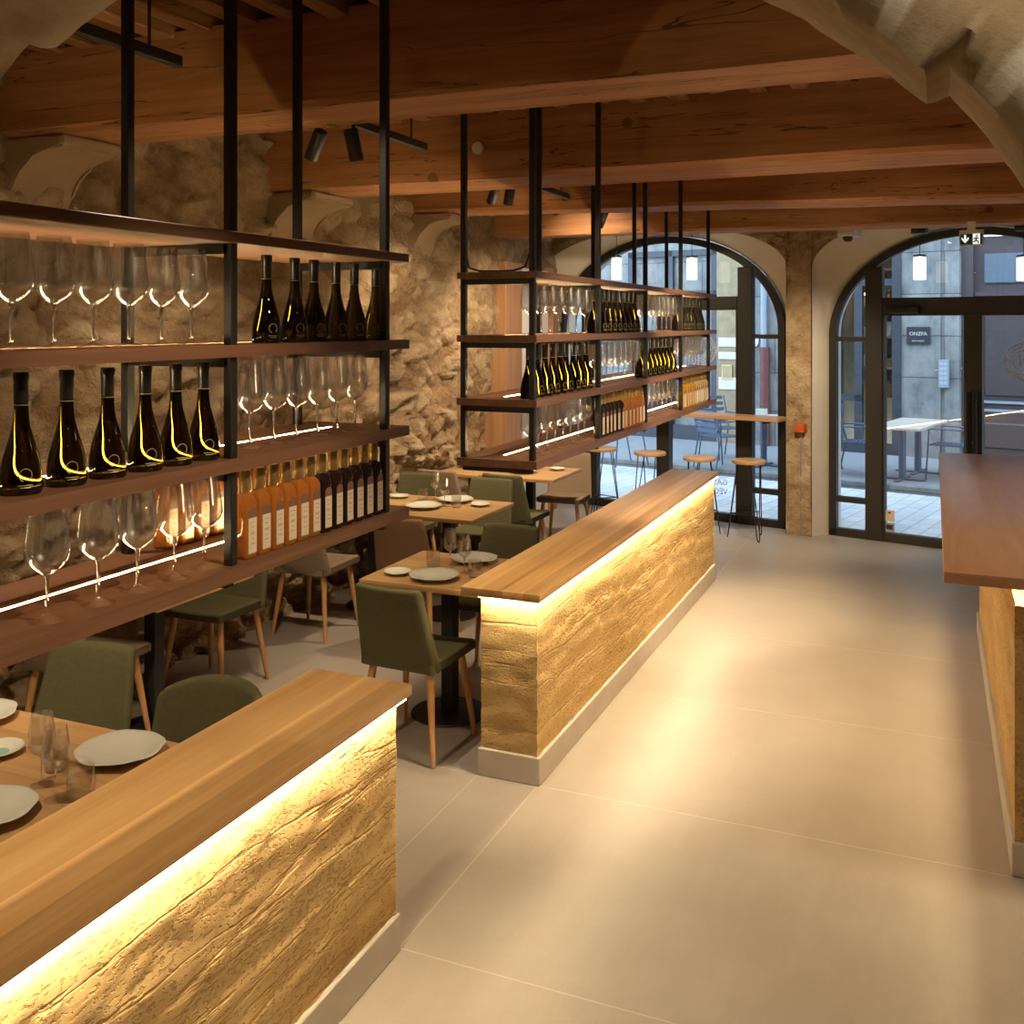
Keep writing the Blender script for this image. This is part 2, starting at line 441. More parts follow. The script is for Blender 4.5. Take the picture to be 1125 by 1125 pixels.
def rubble(a, b, sa=4.2, sb=7.0, seed=0.):
    """rubble masonry: returns relief, tone, mortar at wall coordinates (a along, b up)"""
    wa = a + .12 * noise.noise(Vector((a * 1.7, b * 1.7, seed))); wb = b + .10 * noise.noise(Vector((a * 1.9, b * 1.9, seed + 5)))
    d, p = noise.voronoi(Vector((wa * sa, wb * sb, seed)))
    e = d[1] - d[0]
    m = max(0., 1 - e / .16)
    q = p[0]; tone = (math.sin(q.x * 91.7 + q.y * 57.3 + seed) * 43758.5) % 1.0
    d2, p2 = noise.voronoi(Vector((wa * sa * 2.3, wb * sb * 2.0, seed + 3)))
    e2 = d2[1] - d2[0]
    rel = min(1, e2 / .22) ** .7 * .022 * (.3 + (math.sin(p2[0].x * 71.3 + p2[0].y * 33.7) * 9173.3) % 1.0) + min(1, e / .22) ** .6 * .040 * (.4 + tone) + .05 * noise.fractal(Vector((a * 2.2, b * 2.2, seed + 9)), 1., 2., 5) + .012 * noise.fractal(Vector((a * 14, b * 14, seed)), 1., 2., 3)
    return rel, tone, m

# ------------------------------------------------------------------ the room shell
XR, YB, ZC = 3.6, -2.2, 3.36
b = MB().box(-4.6, XR + .2, YB - .2, 11.3, -.12, 0)
# trim the floor to the glass line: cut by the facade plane
bmesh.ops.bisect_plane(b.bm, geom=b.bm.verts[:] + b.bm.edges[:] + b.bm.faces[:], plane_co=(.057 + .2334 * .06, 9.93 + .9724 * .06, 0), plane_no=(.2334, .9724, 0), clear_outer=True)
struct(b.obj('floor', 'floor', smooth=0))
cl = MB().box(-4.7, XR + .3, YB - .3, 11.6, ZC, ZC + .1).obj('ceiling', 'plank', smooth=0); struct(cl)
# joists run away from the camera on top of the beams
jx = -3.86
rj = random.Random(3)
while jx < XR:
    w = .095 + rj.uniform(-.012, .012); dz = rj.uniform(-.012, .012)
    MB().box(jx, jx + w, YB, 10.9, 3.245 + dz, ZC + .01, .006, 1).obj('joist', 'joist', cl, 0)
    jx += .212 + rj.uniform(-.012, .012)

def left_wall(u, v):
    y = -2.2 + u * 13.3; z = v * 3.42
    base = -4.28 + .30 * min(1, max(0, (z - .1) / 1.9)) ** .8
    rel, t, m = rubble(y, z, 3.6 if z > .9 else 4.6, 6.2, 1.)
    k = 1.0 if z > 1 else 1.7
    if y > 8.3: k *= .55
    return (base + rel * k * 1.35, y, z), (t, m)
struct(grid_surface(left_wall, 520, 138, 'wall_left', 'stone', flip=True))
struct(MB().box(-4.75, -4.5, YB, 11.5, 0, 3.5).obj('wall_left_backing', 'grime', smooth=0)).name = 'wall_left_core'
struct(MB().box(XR, XR + .2, YB, 9.2, 0, 3.45).obj('wall_right', 'grime', smooth=0))
struct(MB().box(-4.6, XR + .2, YB - .2, YB, 0, 3.45).obj('wall_back', 'grime', smooth=0))

# beams across the room
def ceiling_beam(y0, y1, zl, zr, label, seed):
    t = bmesh.new(); bmesh.ops.create_cube(t, size=1)
    bmesh.ops.subdivide_edges(t, edges=t.edges[:], cuts=1, use_grid_fill=True)
    t.free()
    mb = MB(); nx, ns = 90, 10
    prof = []
    bv = .025
    P = [(y0, 3.27), (y0, (3.27 + zl) / 2), (y0, zl + bv), (y0 + bv, zl), ((y0 + y1) / 2 - .05, zl), ((y0 + y1) / 2 + .05, zl), (y1 - bv, zl), (y1, zl + bv), (y1, 3.27)]
    rings = []
    for i in range(nx):
        x = -3.98 + (XR + 4.0) * i / (nx - 1); f = (x + 3.98) / 5.0; dz = (zr - zl) * min(1.2, max(0, f))
        ring = []
        for k, (y, z) in enumerate(P):
            n = noise.fractal(Vector((x * .9, y * 3 + k, z * 3 + seed)), 1., 2., 4) * .014
            low = max(0, min(1, (3.2 - z) / .2))
            ring.append(mb.bm.verts.new((x, y + n, z + dz * low + n * low * .7)))
        rings.append(ring)
    for a, b_ in zip(rings, rings[1:]):
        for k in range(len(P)):
            q = (k + 1) % len(P); mb.bm.faces.new([a[k], a[q], b_[q], b_[k]])
    mb.bm.faces.new(rings[0]); mb.bm.faces.new(rings[-1][::-1])
    o = mb.obj('ceiling_beam', 'beam', smooth=40)
    return tag(o, label, 'beam', 'ceiling beams')
ceiling_beam(.9, 1.3, 2.92, 2.92, 'thick old timber beam nearest overhead, behind the stone arch edge', 9)
ceiling_beam(3.32, 3.72, 2.905, 2.905, 'large dark timber beam crossing top of frame above near wine rack', 1)
ceiling_beam(5.27, 5.80, 2.89, 2.885, 'second timber beam back, crossing above the middle of the far rack', 2)
ceiling_beam(7.20, 7.60, 2.955, 2.85, 'third timber beam back, crossing above the far end of the racks', 3)
ceiling_beam(9.00, 9.34, 2.90, 2.86, 'thinnest looking timber beam, running just before the glazed arches', 4)
def corbel(y0, y1, zt, xw, label):
    pts = [(xw - .25, zt), (xw + .42, zt), (xw + .42, zt - .05)]
    for k in range(9):
        a = k / 8 * PI / 2
        pts.append((xw + .40 - .30 * math.sin(a), zt - .06 - .20 * (1 - math.cos(a))))
    pts += [(xw + .06, zt - .34), (xw - .25, zt - .36)]
    o = MB().prism(pts, 1, y0, y1)
    bmesh.ops.bevel(o.bm, geom=o.bm.edges[:], offset=.012, segments=2, affect='EDGES')
    o = o.obj('stone_corbel', 'corbel', smooth=30)
    return tag(o, label, 'corbel', 'corbels under the beams')
corbel(3.34, 3.70, 2.90, -4.0, 'curved stone corbel carrying left end of the nearest visible beam')
corbel(5.30, 5.78, 2.885, -4.0, 'curved stone corbel carrying left end of the second beam')
corbel(7.23, 7.58, 2.945, -4.0, 'curved stone corbel carrying left end of the third beam')

# near stone arch the view passes under
ax, az, ar = -.754, 1.562, 1.03
def arch_wall():
    # voussoir edges (angle, radius offset): stones are not quite flush
    cuts = [(-10, .03), (14, .012), (43.6, .0), (74, .008), (96, -.004), (118.6, .042), (141, .025), (165, .035), (195, 0)]
    def off(a):
        for k in range(len(cuts) - 1):
            if cuts[k][0] <= a < cuts[k + 1][0]:
                e = min(a - cuts[k][0], cuts[k + 1][0] - a); f = (a - cuts[k][0]) / (cuts[k + 1][0] - cuts[k][0])
                nxt = cuts[k][1] * .45 if cuts[k][1] > .02 else cuts[k][1]
                o = cuts[k][1] + (nxt - cuts[k][1]) * f if k >= 4 else nxt + (cuts[k][1] - nxt) * f
                if k == 1: o = .004 + .018 * f ** 2
                return o + .003 * (1 - min(1, e / .7)), k
        return 0., 0
    ya, yb = .93, 1.15
    nA, st = 400, []
    prof = [('n', 2.4), ('n', 1.0), ('n', .55), ('n', .30), ('n', .16), ('n', .095), ('n', .085), ('n', .06), ('n', .034), ('s', .13), ('s', .35), ('s', .6), ('s', .85), ('e', 0), ('f', .1), ('f', .4), ('f', 2.4)]
    vs, cols, fs = [], [], []
    # stations: left jamb up, round the arch, right jamb down
    stn = []
    for k in range(16): stn.append(('L', k / 16))
    for k in range(nA + 1): stn.append(('A', k / nA))
    for k in range(1, 17): stn.append(('R', k / 16))
    for kind, t in stn:
        if kind == 'L': ang = 180.; cx, cz = ax - ar, az * t; dx, dz = -1, 0
        elif kind == 'R': ang = 0.; cx, cz = ax + ar, az * (1 - t); dx, dz = 1, 0
        else:
            ang = 180 - 180 * t; cx, cz = ax + ar * math.cos(R(ang)), az + ar * math.sin(R(ang)); dx, dz = math.cos(R(ang)), math.sin(R(ang))
        o, kk = off(ang) if kind == 'A' else (0., 20)
        tone = (math.sin(kk * 12.9 + 4.1) * 437.5) % 1.0
        for code, w in prof:
            if code == 'n': r, y = w - .0, ya
            elif code == 'c': r, y = .035, ya + .03
            elif code == 's': r, y = 0., ya + (yb - ya) * w
            elif code == 'e': r, y = .012, yb
            else: r, y = w, yb
            if code == 'n':
                om = sum((off(ang + q_)[0] if kind == 'A' else 0.) for q_ in (-3, -1.5, 0, 1.5, 3)) / 5
                r = max(0., r) + om * max(0., 1 - r / .5)
            else: r = max(0., r) + o * max(0., 1 - r / .12)
            x = cx + dx * r; z = cz + dz * r
            if r > .5 and kind == 'A': pass
            n = noise.fractal(Vector((x * 3.2, y * 3.2, z * 3.2)), 1., 2., 5) * .008 + noise.fractal(Vector((x * 14, y * 14, z * 14)), 1., 2., 3) * .0035
            pale_edge = 1. if code == 'n' and w < .09 and (24 < ang < 41 or 46 < ang < 58) and noise.noise(Vector((ang * .25, w * 30, 2.))) > -.35 else 0.  # whitened patches on the near edge, in two angle ranges
            vs.append((x + dx * n, y + (n if code in 'nc' else -n if code == 'f' else 0), z + dz * n)); cols.append((.3 + .5 * tone, pale_edge))
    m = len(prof); N = len(stn)
    for i in range(N - 1):
        for k in range(m - 1):
            a = i * m + k; fs.append([a, a + 1, a + m + 1, a + m])
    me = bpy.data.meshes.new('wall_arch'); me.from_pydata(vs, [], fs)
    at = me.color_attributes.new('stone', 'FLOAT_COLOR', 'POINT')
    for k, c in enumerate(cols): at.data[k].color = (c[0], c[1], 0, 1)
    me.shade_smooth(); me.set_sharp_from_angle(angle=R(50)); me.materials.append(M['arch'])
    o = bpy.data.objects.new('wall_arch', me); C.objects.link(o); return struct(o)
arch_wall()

# ------------------------------------------------------------------ facade (local x along, local y outward)
FO, FR = (.057, 9.93, 0), math.atan2(-.2334, .9724)
def fw(s, n, z=0): return (FO[0] + .9724 * s + .2334 * n, FO[1] - .2334 * s + .9724 * n, z)
def place(o): o.location = FO; o.rotation_euler = (0, 0, FR); return o
OPEN = [(-2.8, 1.35, 1.98, 1.0), (.289, 1.295, 1.93, .98)]      # centre, half width, spring, rise of the glazed frames
# masonry openings: a flatter, wider arch inside
def masonry(k, s):
    c, a, sp, rise = OPEN[k]
    A = a + .10
    d = abs(s - c)
    if d >= A: return None
    return 2.56 + .50 * math.sqrt(max(0, 1 - (d / A) ** 2)) ** .9
def facade_wall():
    ss = set()
    s = -4.75
    while s < 3.4: ss.add(round(s, 3)); s += .055
    for c, a, sp, rise in OPEN:
        A = a + .10
        for k in range(41):
            ss.add(round(c - A * math.cos(PI * k / 40), 4))
        ss.add(round(c - A - .0001, 4)); ss.add(round(c + A + .0001, 4))
    ss = sorted(ss); nz = 72; vs, cols, fs = [], [], []; top = 3.42
    for s in ss:
        lo = 0.
        for k in (0, 1):
            h = masonry(k, s)
            if h is not None: lo = h
        for j in range(nz):
            z = lo + (top - lo) * j / (nz - 1)
            rel, t, m = rubble(s, z, 2.4, 3.4, 4.)
            e = 0.
            vs.append((s, -.22 - rel * .6, z)); cols.append((.1 + .8 * t, m * .8))
    for i in range(len(ss) - 1):
        for j in range(nz - 1):
            a = i * nz + j; fs.append([a, a + nz, a + nz + 1, a + 1])
    me = bpy.data.meshes.new('wall_front'); me.from_pydata(vs, [], fs)
    at = me.color_attributes.new('stone', 'FLOAT_COLOR', 'POINT')
    for k, c in enumerate(cols): at.data[k].color = (c[0], c[1], 0, 1)
    me.shade_smooth(); me.materials.append(M['fac'])
    o = bpy.data.objects.new('wall_front', me); C.objects.link(o); return struct(place(o))
wf = facade_wall()
def outline(c, a, sp, rise, n=44, extra=0.):
    pts = [(c - a - extra, 0)]
    for k in range(n + 1):
        th = PI * (1 - k / n); pts.append((c + (a + extra) * math.cos(th), sp + (rise + extra) * math.sin(th)))
    pts.append((c + a + extra, 0)); return pts
for idx, (c, a, sp, rise) in enumerate(OPEN):
    # splayed lime-washed reveal from the masonry arch to the frame, and the outside of the wall
    mb = MB(); A = a + .10
    st = []
    N = 60
    inner, outer = [], []
    for k in range(N + 1):
        th = PI * (1 - k / N)
        inner.append((c + A * math.cos(th), 2.56 + .50 * max(0, math.sin(th)) ** .9)); outer.append((c + (a + .01) * math.cos(th), sp + (rise + .01) * math.sin(th)))
    inner = [(c - A, 0)] + [(c - A, 2.56 * q / 6) for q in range(1, 6)] + inner + [(c + A, 2.56 * q / 6) for q in range(5, 0, -1)] + [(c + A, 0)]
    outer = [(c - a - .01, 0)] + [(c - a - .01, sp * q / 6) for q in range(1, 6)] + outer + [(c + a + .01, sp * q / 6) for q in range(5, 0, -1)] + [(c + a + .01, 0)]
    rows = 7; V = []
    for (si, zi), (so, zo) in zip(inner, outer):
        col = []
        for q in range(rows):
            f = q / (rows - 1)
            if q < rows - 1 or True:
                n_ = noise.fractal(Vector((si * 5, f * 2, zi * 5)), 1., 2., 4) * .012 * math.sin(PI * min(1, f * 1.2))
                col.append(mb.bm.verts.new((si + (so - si) * f + n_, -.225 + .235 * f, zi + (zo - zi) * f + n_)))
        col.append(mb.bm.verts.new((so, .35, zo)))
        V.append(col)
    for p, q in zip(V, V[1:]):
        for k in range(rows): mb.bm.faces.new([p[k], p[k + 1], q[k + 1], q[k]])
    r_ = struct(place(mb.obj('trim_%d' % (idx + 1), 'plaster', smooth=60)))
# outer skin of the wall (street side), as strips round the openings
mb = MB()
def skin(s0, s1, fn):
    n = max(2, int((s1 - s0) / .06)); prev = None
    for k in range(n + 1):
        s = s0 + (s1 - s0) * k / n; lo = fn(s)
        cur = [mb.bm.verts.new((s, .35, lo)), mb.bm.verts.new((s, .35, 4.2)), mb.bm.verts.new((s, .02, lo)), mb.bm.verts.new((s, .02, 4.2))]
        if prev:
            mb.bm.faces.new([prev[0], cur[0], cur[1], prev[1]]); mb.bm.faces.new([prev[2], prev[3], cur[3], cur[2]])
        prev = cur
def ell(c, a, sp, rise): return lambda s: sp + (rise + .01) * math.sqrt(max(0, 1 - ((s - c) / (a + .011)) ** 2))
skin(-5.2, -4.16, lambda s: -.1); skin(-4.16, -1.44, ell(*OPEN[0])); skin(-1.44, -1.016, lambda s: -.1); skin(-1.016, 1.594, ell(*OPEN[1])); skin(1.594, 3.8, lambda s: -.1)
struct(place(mb.obj('wall_outside', 'street', smooth=0)))

def glazing(name, k, mull, centre, trans, sidebars, label):
    c, a, sp, rise = OPEN[k]
    root = place(bpy.data.objects.new(name, None)); C.objects.link(root); struct(root)
    # curved outer frame
    o = outline(c, a, sp, rise); i = outline(c, a - .07, sp, rise - .07)
    st = [[(p[0], -.035, p[1]), (p[0], .035, p[1]), (q[0], .035, q[1]), (q[0], -.035, q[1])] for p, q in zip(o, i)]
    mb = MB(); mb.strip(st, None); mb.box(c - a, c + a, -.035, .035, 0, .075)
    mb.obj('outer_frame', 'frame', root, 40)
    def top(s): return sp + rise * math.sqrt(max(0, 1 - ((s - c) / a) ** 2)) - .02
    for s0, s1 in mull:
        MB().box(s0, s1, -.045, .045, 0, min(top(s0), top(s1)), .004, 1).obj('mullion', 'frame', root)
    MB().box(mull[0][1], mull[-1][0], -.045, .045, trans[0], trans[1], .004, 1).obj('transom', 'frame', root)
    for s0, s1 in ((c - a + .05, mull[0][0]), (mull[-1][1], c + a - .05)):
        for z0, z1 in sidebars: MB().box(s0, s1, -.03, .03, z0, z1).obj('glazing_bar', 'frame', root)
    # leaves
    for s0, s1, hs in ((mull[0][1], centre, 1), (centre, mull[-1][0], -1)):
        lf = MB()
        t = .072
        lf.box(s0 + .004, s0 + (.02 if hs > 0 else t), -.04, .04, .012, trans[0]); lf.box(s1 - (t if hs > 0 else .02), s1 - .004, -.04, .04, .012, trans[0])
        lf.box(s0, s1, -.04, .04, .012, .085); lf.box(s0, s1, -.04, .04, trans[0] - .015, trans[0])
        lf.obj('door_leaf', 'frame', root)
        if k == 1:
            hx = s1 - .03 if hs > 0 else s0 + .03
            hb = MB().tube([(hx, -.115, .62), (hx, -.115, 1.44)], .017, 10)
            for z in (.70, 1.36): hb.tube([(hx, -.115, z), (hx, -.035, z)], .009, 8)
            h = hb.obj('pull_handle', 'frame', root); h['label'] = 'long dark vertical pull handle'
    pn = outline(c, a - .03, sp, rise - .03)
    MB().prism(pn, 1, -.004, .004).obj('glass_pane', 'pane', root, 0)
    return root
w1 = glazing('window_1', 0, [(-3.83, -3.65), (-1.947, -1.789)], -2.8, (2.20, 2.325), [(1.893, 1.935), (.325, .38)], '')
d1 = glazing('door_1', 1, [(-.658, -.50), (1.078, 1.236)], .289, (2.134, 2.286), [(1.875, 1.92), (.329, .382)], '')
MB().box(-2.875, -2.725, -.046, .046, .012, 2.2).obj('meeting_stile', 'frame', w1)
MB().box(.214, .364, -.042, .042, .012, 2.134).obj('meeting_stile', 'frame', d1)
cl_ = MB().box(-.44, -.16, -.12, -.045, 2.14, 2.20, .006).obj('door_closer', 'frame', d1)
MB().tube([(.295, -.048, .98), (.295, -.06, .98)], .012, 10).obj('lock_barrel', 'gold', d1)

def text_mesh(body, size, parent, mat, name, loc, mirror=False, depth=.0015, align='CENTER', rot=(PI / 2, 0, 0)):
    cu = bpy.data.curves.new('t', 'FONT'); cu.body = body; cu.size = size; cu.align_x = align; cu.align_y = 'CENTER'; cu.extrude = depth; cu.space_line = 1.1
    ob = bpy.data.objects.new('t', cu); C.objects.link(ob)
    dg = bpy.context.evaluated_depsgraph_get(); me = bpy.data.meshes.new_from_object(ob.evaluated_get(dg))
    bpy.data.objects.remove(ob); bpy.data.curves.remove(cu)
    mt = Matrix.Translation(loc) @ Matrix.Rotation(rot[2], 4, 'Z') @ Matrix.Rotation(rot[0], 4, 'X')
    if mirror: mt = mt @ Matrix.Scale(-1, 4, (1, 0, 0))
    me.transform(mt)
    if mirror: me.flip_normals()
    me.materials.append(M[mat]); o = bpy.data.objects.new(name, me); C.objects.link(o)
    if parent: o.parent = parent
    return o
def ring(mb, cx, cz, r, w, y, n=48):
    for k in range(n):
        a0, a1 = 2 * PI * k / n, 2 * PI * (k + 1) / n
        q = [(cx + (r - w) * math.cos(a0), cz + (r - w) * math.sin(a0)), (cx + r * math.cos(a0), cz + r * math.sin(a0)), (cx + r * math.cos(a1), cz + r * math.sin(a1)), (cx + (r - w) * math.cos(a1), cz + (r - w) * math.sin(a1))]
        mb.prism(q, 1, y - .001, y)
def roundel(parent, cx, cz, r, k):
    """shop roundel on the glass: two rings, a band of lettering strokes and a big letter seen from behind"""
    mb = MB(); y = -.0045
    ring(mb, cx, cz, r, r * .085, y); ring(mb, cx, cz, r * .60, r * .075, y)
    rr = random.Random(k)
    n = 34
    for q in range(n):
        a = 2 * PI * q / n
        if q % 17 in (0,): continue
        ca, sa = math.cos(a), math.sin(a); w = r * .035
        for t0, t1, off in ((.70, .90, -1), (.70, .90, 1), (.78 if q % 3 else .70, .82 if q % 3 else .74, 0)):
            lx = off * r * .035
            p = []
            hw = r * .018 if off else r * .035
            for dr, dl in ((t0, -hw), (t1, -hw), (t1, hw), (t0, hw)):
                p.append((cx + ca * r * dr - sa * (lx + dl), cz + sa * r * dr + ca * (lx + dl)))
            mb.prism(p, 1, y - .001, y)
    for q in (0, 1):
        mb.box(cx + (-1 if q else 1) * r * .95 - (0 if q else r * .32), cx + (-1 if q else 1) * r * .95 + (r * .32 if q else 0), y - .001, y, cz - r * .02, cz + r * .02)
    mb.obj('vinyl_roundel', 'etch', parent, 0)
    text_mesh('H', r * .95, parent, 'etch', 'vinyl_letter', (cx, y - .001, cz), True)
roundel(d1, .70, 1.716, .165, 1)
roundel(w1, -2.36, 1.77, .165, 2)
text_mesh('GASTRO\nV\u00c9G\u00c9TAL', .085, w1, 'greyvinyl', 'vinyl_lettering', (-2.07, -.006, .35), True, .001, 'LEFT')
nt_ = MB().box(-.49, -.398, -.0075, -.0045, .19, .295).obj('notice_sticker', 'paper', d1, 0)
MB().prism([(-.462, .265), (-.426, .265), (-.444, .285)], 1, -.0085, -.0075).obj('sticker_mark', 'plate', nt_, 0)
n2_ = MB().box(-.49, -.398, -.0075, -.0045, .09, .178).obj('notice_sticker', 'greyvinyl', d1, 0)
MB().box(-.475, -.413, -.0085, -.0075, .115, .16).obj('sticker_mark', 'plate', n2_, 0)

# wooden side door in the left wall near the glass
d2 = bpy.data.objects.new('door_2', None); C.objects.link(d2); struct(d2)
MB().box(-4.2, -3.86, 9.02, 9.45, 0, 2.66, .004, 1).obj('oak_jamb', 'panelwood', d2)
MB().box(-3.99, -3.90, 9.45, 10.3, 0, 2.62, .004, 1).obj('door_leaf', 'white', d2)
MB().box(-4.0, -3.84, 10.3, 10.42, 0, 2.66).obj('oak_jamb', 'panelwood', d2)

# ledge under the arched window
lg = thing('window_ledge_bar', 'long oak plank ledge along the arched window above the round stools', 'ledge', fw(-2.75, -.2, 1.09), FR)
MB().box(-1.35, 1.36, -.17, .14, 0, .034, .003, 1).obj('plank', 'ledge', lg)
for x in (-1.2, 0, 1.2): MB().box(x - .012, x + .012, -.12, .15, -.025, 0).obj('bracket', 'steel', lg)

# pendants before the glass
def pendant(s, zt, zb, ztop, label):
    t = thing('pendant_lamp', label, 'lamp', fw(s, -.40, zb), FR, 'cylinder pendant lamps')
    h = zt - zb
    MB().lathe([(.0, 0), (.05, .004), (.053, .012), (.053, h - .01), (.0, h)], seg=24).obj('opal_shade', 'shade', t)
    MB().lathe([(0, h), (.054, h), (.054, h + .012), (.0, h + .02)], seg=24).obj('cap', 'frame', t)
    MB().tube([(0, 0, h + .015), (0, 0, ztop - zb)], .003, 6).obj('cord', 'steel', t)
    MB().box(-.06, .06, -.06, .06, ztop - zb - .02, ztop - zb + .03, .004).obj('canopy', 'steel', t)
    return t
pendant(-3.163, 2.752, 2.508, 3.00, 'lit cylinder pendant lamp furthest left, before arched window')
pendant(-2.282, 2.717, 2.487, 2.97, 'lit cylinder pendant lamp second from left, before arched window')
pendant(-.074, 2.64, 2.43, 2.86, 'lit cylinder pendant lamp hanging before the left door leaf')
pendant(.755, 2.605, 2.40, 2.84, 'lit cylinder pendant lamp at right edge of the photo')
# exit sign, camera, call point
ex = thing('exit_sign', 'green emergency exit sign with arrow and running figure under the beam', 'sign', fw(.475, -1.0, 2.675), FR)
MB().box(-.09, .09, -.012, .012, 0, .125, .002, 1).obj('sign_body', 'white', ex)
MB().box(-.082, .082, -.0135, -.0125, .008, .092).obj('sign_face', 'exitg', ex, 0)
MB().prism([(-.053, .085), (-.037, .085), (-.037, .05), (-.018, .066), (-.018, .048), (-.045, .018), (-.072, .048), (-.072, .066), (-.053, .05)], 1, -.015, -.0136).obj('arrow', 'exitw', ex, 0)
MB().box(.012, .066, -.0146, -.0136, .008, .092).obj('doorway_panel', 'exitw', ex, 0)
rn = MB()
for a, b_, w in (((.04, .062), (.036, .04), .006), ((.036, .04), (.052, .03), .005), ((.052, .03), (.054, .014), .004), ((.036, .04), (.024, .028), .005), ((.024, .028), (.014, .026), .004), ((.04, .06), (.056, .052), .004), ((.04, .06), (.026, .056), .004), ((.026, .056), (.02, .046), .004)):
    d = Vector((b_[0] - a[0], b_[1] - a[1])).normalized(); nn = Vector((-d.y, d.x)) * w
    rn.prism([(a[0] + nn.x, a[1] + nn.y), (b_[0] + nn.x, b_[1] + nn.y), (b_[0] - nn.x, b_[1] - nn.y), (a[0] - nn.x, a[1] - nn.y)], 1, -.0158, -.0147)
rn.prism([(.042 + .007 * math.cos(q), .074 + .007 * math.sin(q)) for q in [k * PI / 5 for k in range(10)]], 1, -.0158, -.0147)
rn.obj('running_figure', 'exitg', ex, 0)
MB().box(-.03, .03, -.012, .012, .125, .19).obj('mount', 'white', ex)
cc = thing('security_camera', 'small white box camera mounted high on pillar between the arches', 'camera', fw(-.72, -.36, 2.80), FR)
MB().box(-.08, .08, -.05, .16, .05, .13, .01).obj('housing', 'white', cc)
MB().lathe([(0, 0), (.03, .008), (.045, .03), (.045, .055)], seg=16).obj('dome', 'frame', cc)
cp = thing('call_point', 'small orange red alarm call point on stone pillar with conduit below', 'alarm', fw(-1.20, -.27, 1.0), FR)
MB().box(-.045, .045, -.04, .05, 0, .085, .006).obj('box', 'red', cp)
MB().tube([(0, .01, 0), (0, .01, -.98)], .008, 8).obj('conduit', 'zinc', cp)

# ------------------------------------------------------------------ counters of rammed earth under oak slabs
def earth_block(name, x0, x1, y0, y1, z0, z1, parent, seed, bul=.008):
    """closed rammed-earth block with eroded lifts"""
    per = []
    step = .022
    def edge(xa, ya, xb, yb, nx, ny):
        L = math.hypot(xb - xa, yb - ya); n = max(2, int(L / step))
        for k in range(n): per.append((xa + (xb - xa) * k / n, ya + (yb - ya) * k / n, nx, ny))
    edge(x0, y0, x1, y0, 0, -1); edge(x1, y0, x1, y1, 1, 0); edge(x1, y1, x0, y1, 0, 1); edge(x0, y1, x0, y0, -1, 0)
    nz = int((z1 - z0) / .02); n = len(per); vs, fs = [], []
    for j in range(nz + 1):
        z = z0 + (z1 - z0) * j / nz
        for x, y, nx, ny in per:
            al = y - .15 * 0 + x
            tilt = z - .09 * math.sin(al * .9 + seed) - .03 * math.sin(al * 2.7)
            lift = tilt / .125 + .5 * noise.noise(Vector((al * .7, z * .8, seed)))
            fr = lift - math.floor(lift)
            ledge = (fr - .5) * .004 * (1 if math.sin(math.floor(lift) * 7.3 + seed) > -.3 else .3)
            crev = -.010 * max(0, 1 - fr / .13) * max(0, noise.noise(Vector((al * 1.6, math.floor(lift) * 3.1, seed))) + .25)
            r = ledge + crev + .0035 * noise.fractal(Vector((x * 7, y * 7, z * 16)), 1., 2., 4) + .004 * noise.noise(Vector((x * 45, y * 45, z * 60)))
            r = min(r - .006, .004)
            vs.append((x + nx * r, y + ny * r, z))
    for j in range(nz):
        for i in range(n):
            a = j * n + i; q = j * n + (i + 1) % n; fs.append([a, q, q + n, a + n])
    fs.append(list(range(n))[::-1]); fs.append([nz * n + k for k in range(n)])
    me = bpy.data.meshes.new(name); me.from_pydata(vs, [], fs); me.shade_smooth(); me.set_sharp_from_angle(angle=R(55)); me.materials.append(M['earth'])
    o = bpy.data.objects.new(name, me); C.objects.link(o); o.parent = parent; return o
def counter(y0, y1, label, seed, near_led=True):
    t = thing('rammed_earth_counter', label, 'counter', (0, 0, 0), 0, 'rammed earth counters')
    MB().box(-1.97, -1.585, y0, y1, .822, .860, .003, 2).obj('counter_top', 'oak', t)
    MB().box(-1.905, -1.603, y0 + .045, y1 - .045, 0, .125, .004, 1).obj('plinth', 'plinth', t)
    earth_block('earth_wall', -1.893, -1.612, y0 + .055, y1 - .055, .125, .822, t, seed)
    MB().box(-1.604, -1.592, y0 + .03, y1 - .03, .816, .8225).obj('light_strip', 'ledb', t, 0)
    MB().box(-1.89, -1.61, y0 + .022, y0 + .034, .816, .8225).obj('light_strip', 'ledb', t, 0)
    return t
counter(1.2, 2.92, 'nearest rammed earth counter with oak top, glowing strip, foreground left', 1.)
counter(4.08, 8.06, 'long middle rammed earth counter with oak top beyond the green chair', 5.)
bt = thing('rammed_earth_counter', 'tall bar counter at right edge with reddish wood slab on rammed earth', 'counter')
MB().box(.036, .95, 3.95, 7.58, 1.108, 1.15, .003, 2).obj('counter_top', 'bar', bt)
MB().box(.268, .90, 4.135, 7.36, 0, .125, .004, 1).obj('plinth', 'plinth', bt)
earth_block('earth_wall', .28, .89, 4.15, 7.35, .125, 1.0, bt, 9.)
MB().box(.33, .86, 4.21, 7.30, 1.0, 1.108).obj('recessed_rail', 'panelwood', bt)
MB().box(.30, .88, 4.155, 4.175, 1.100, 1.1085).obj('light_strip', 'ledb', bt, 0)
MB().box(.30, .316, 4.18, 7.3, 1.100, 1.1085).obj('light_strip', 'led', bt, 0)

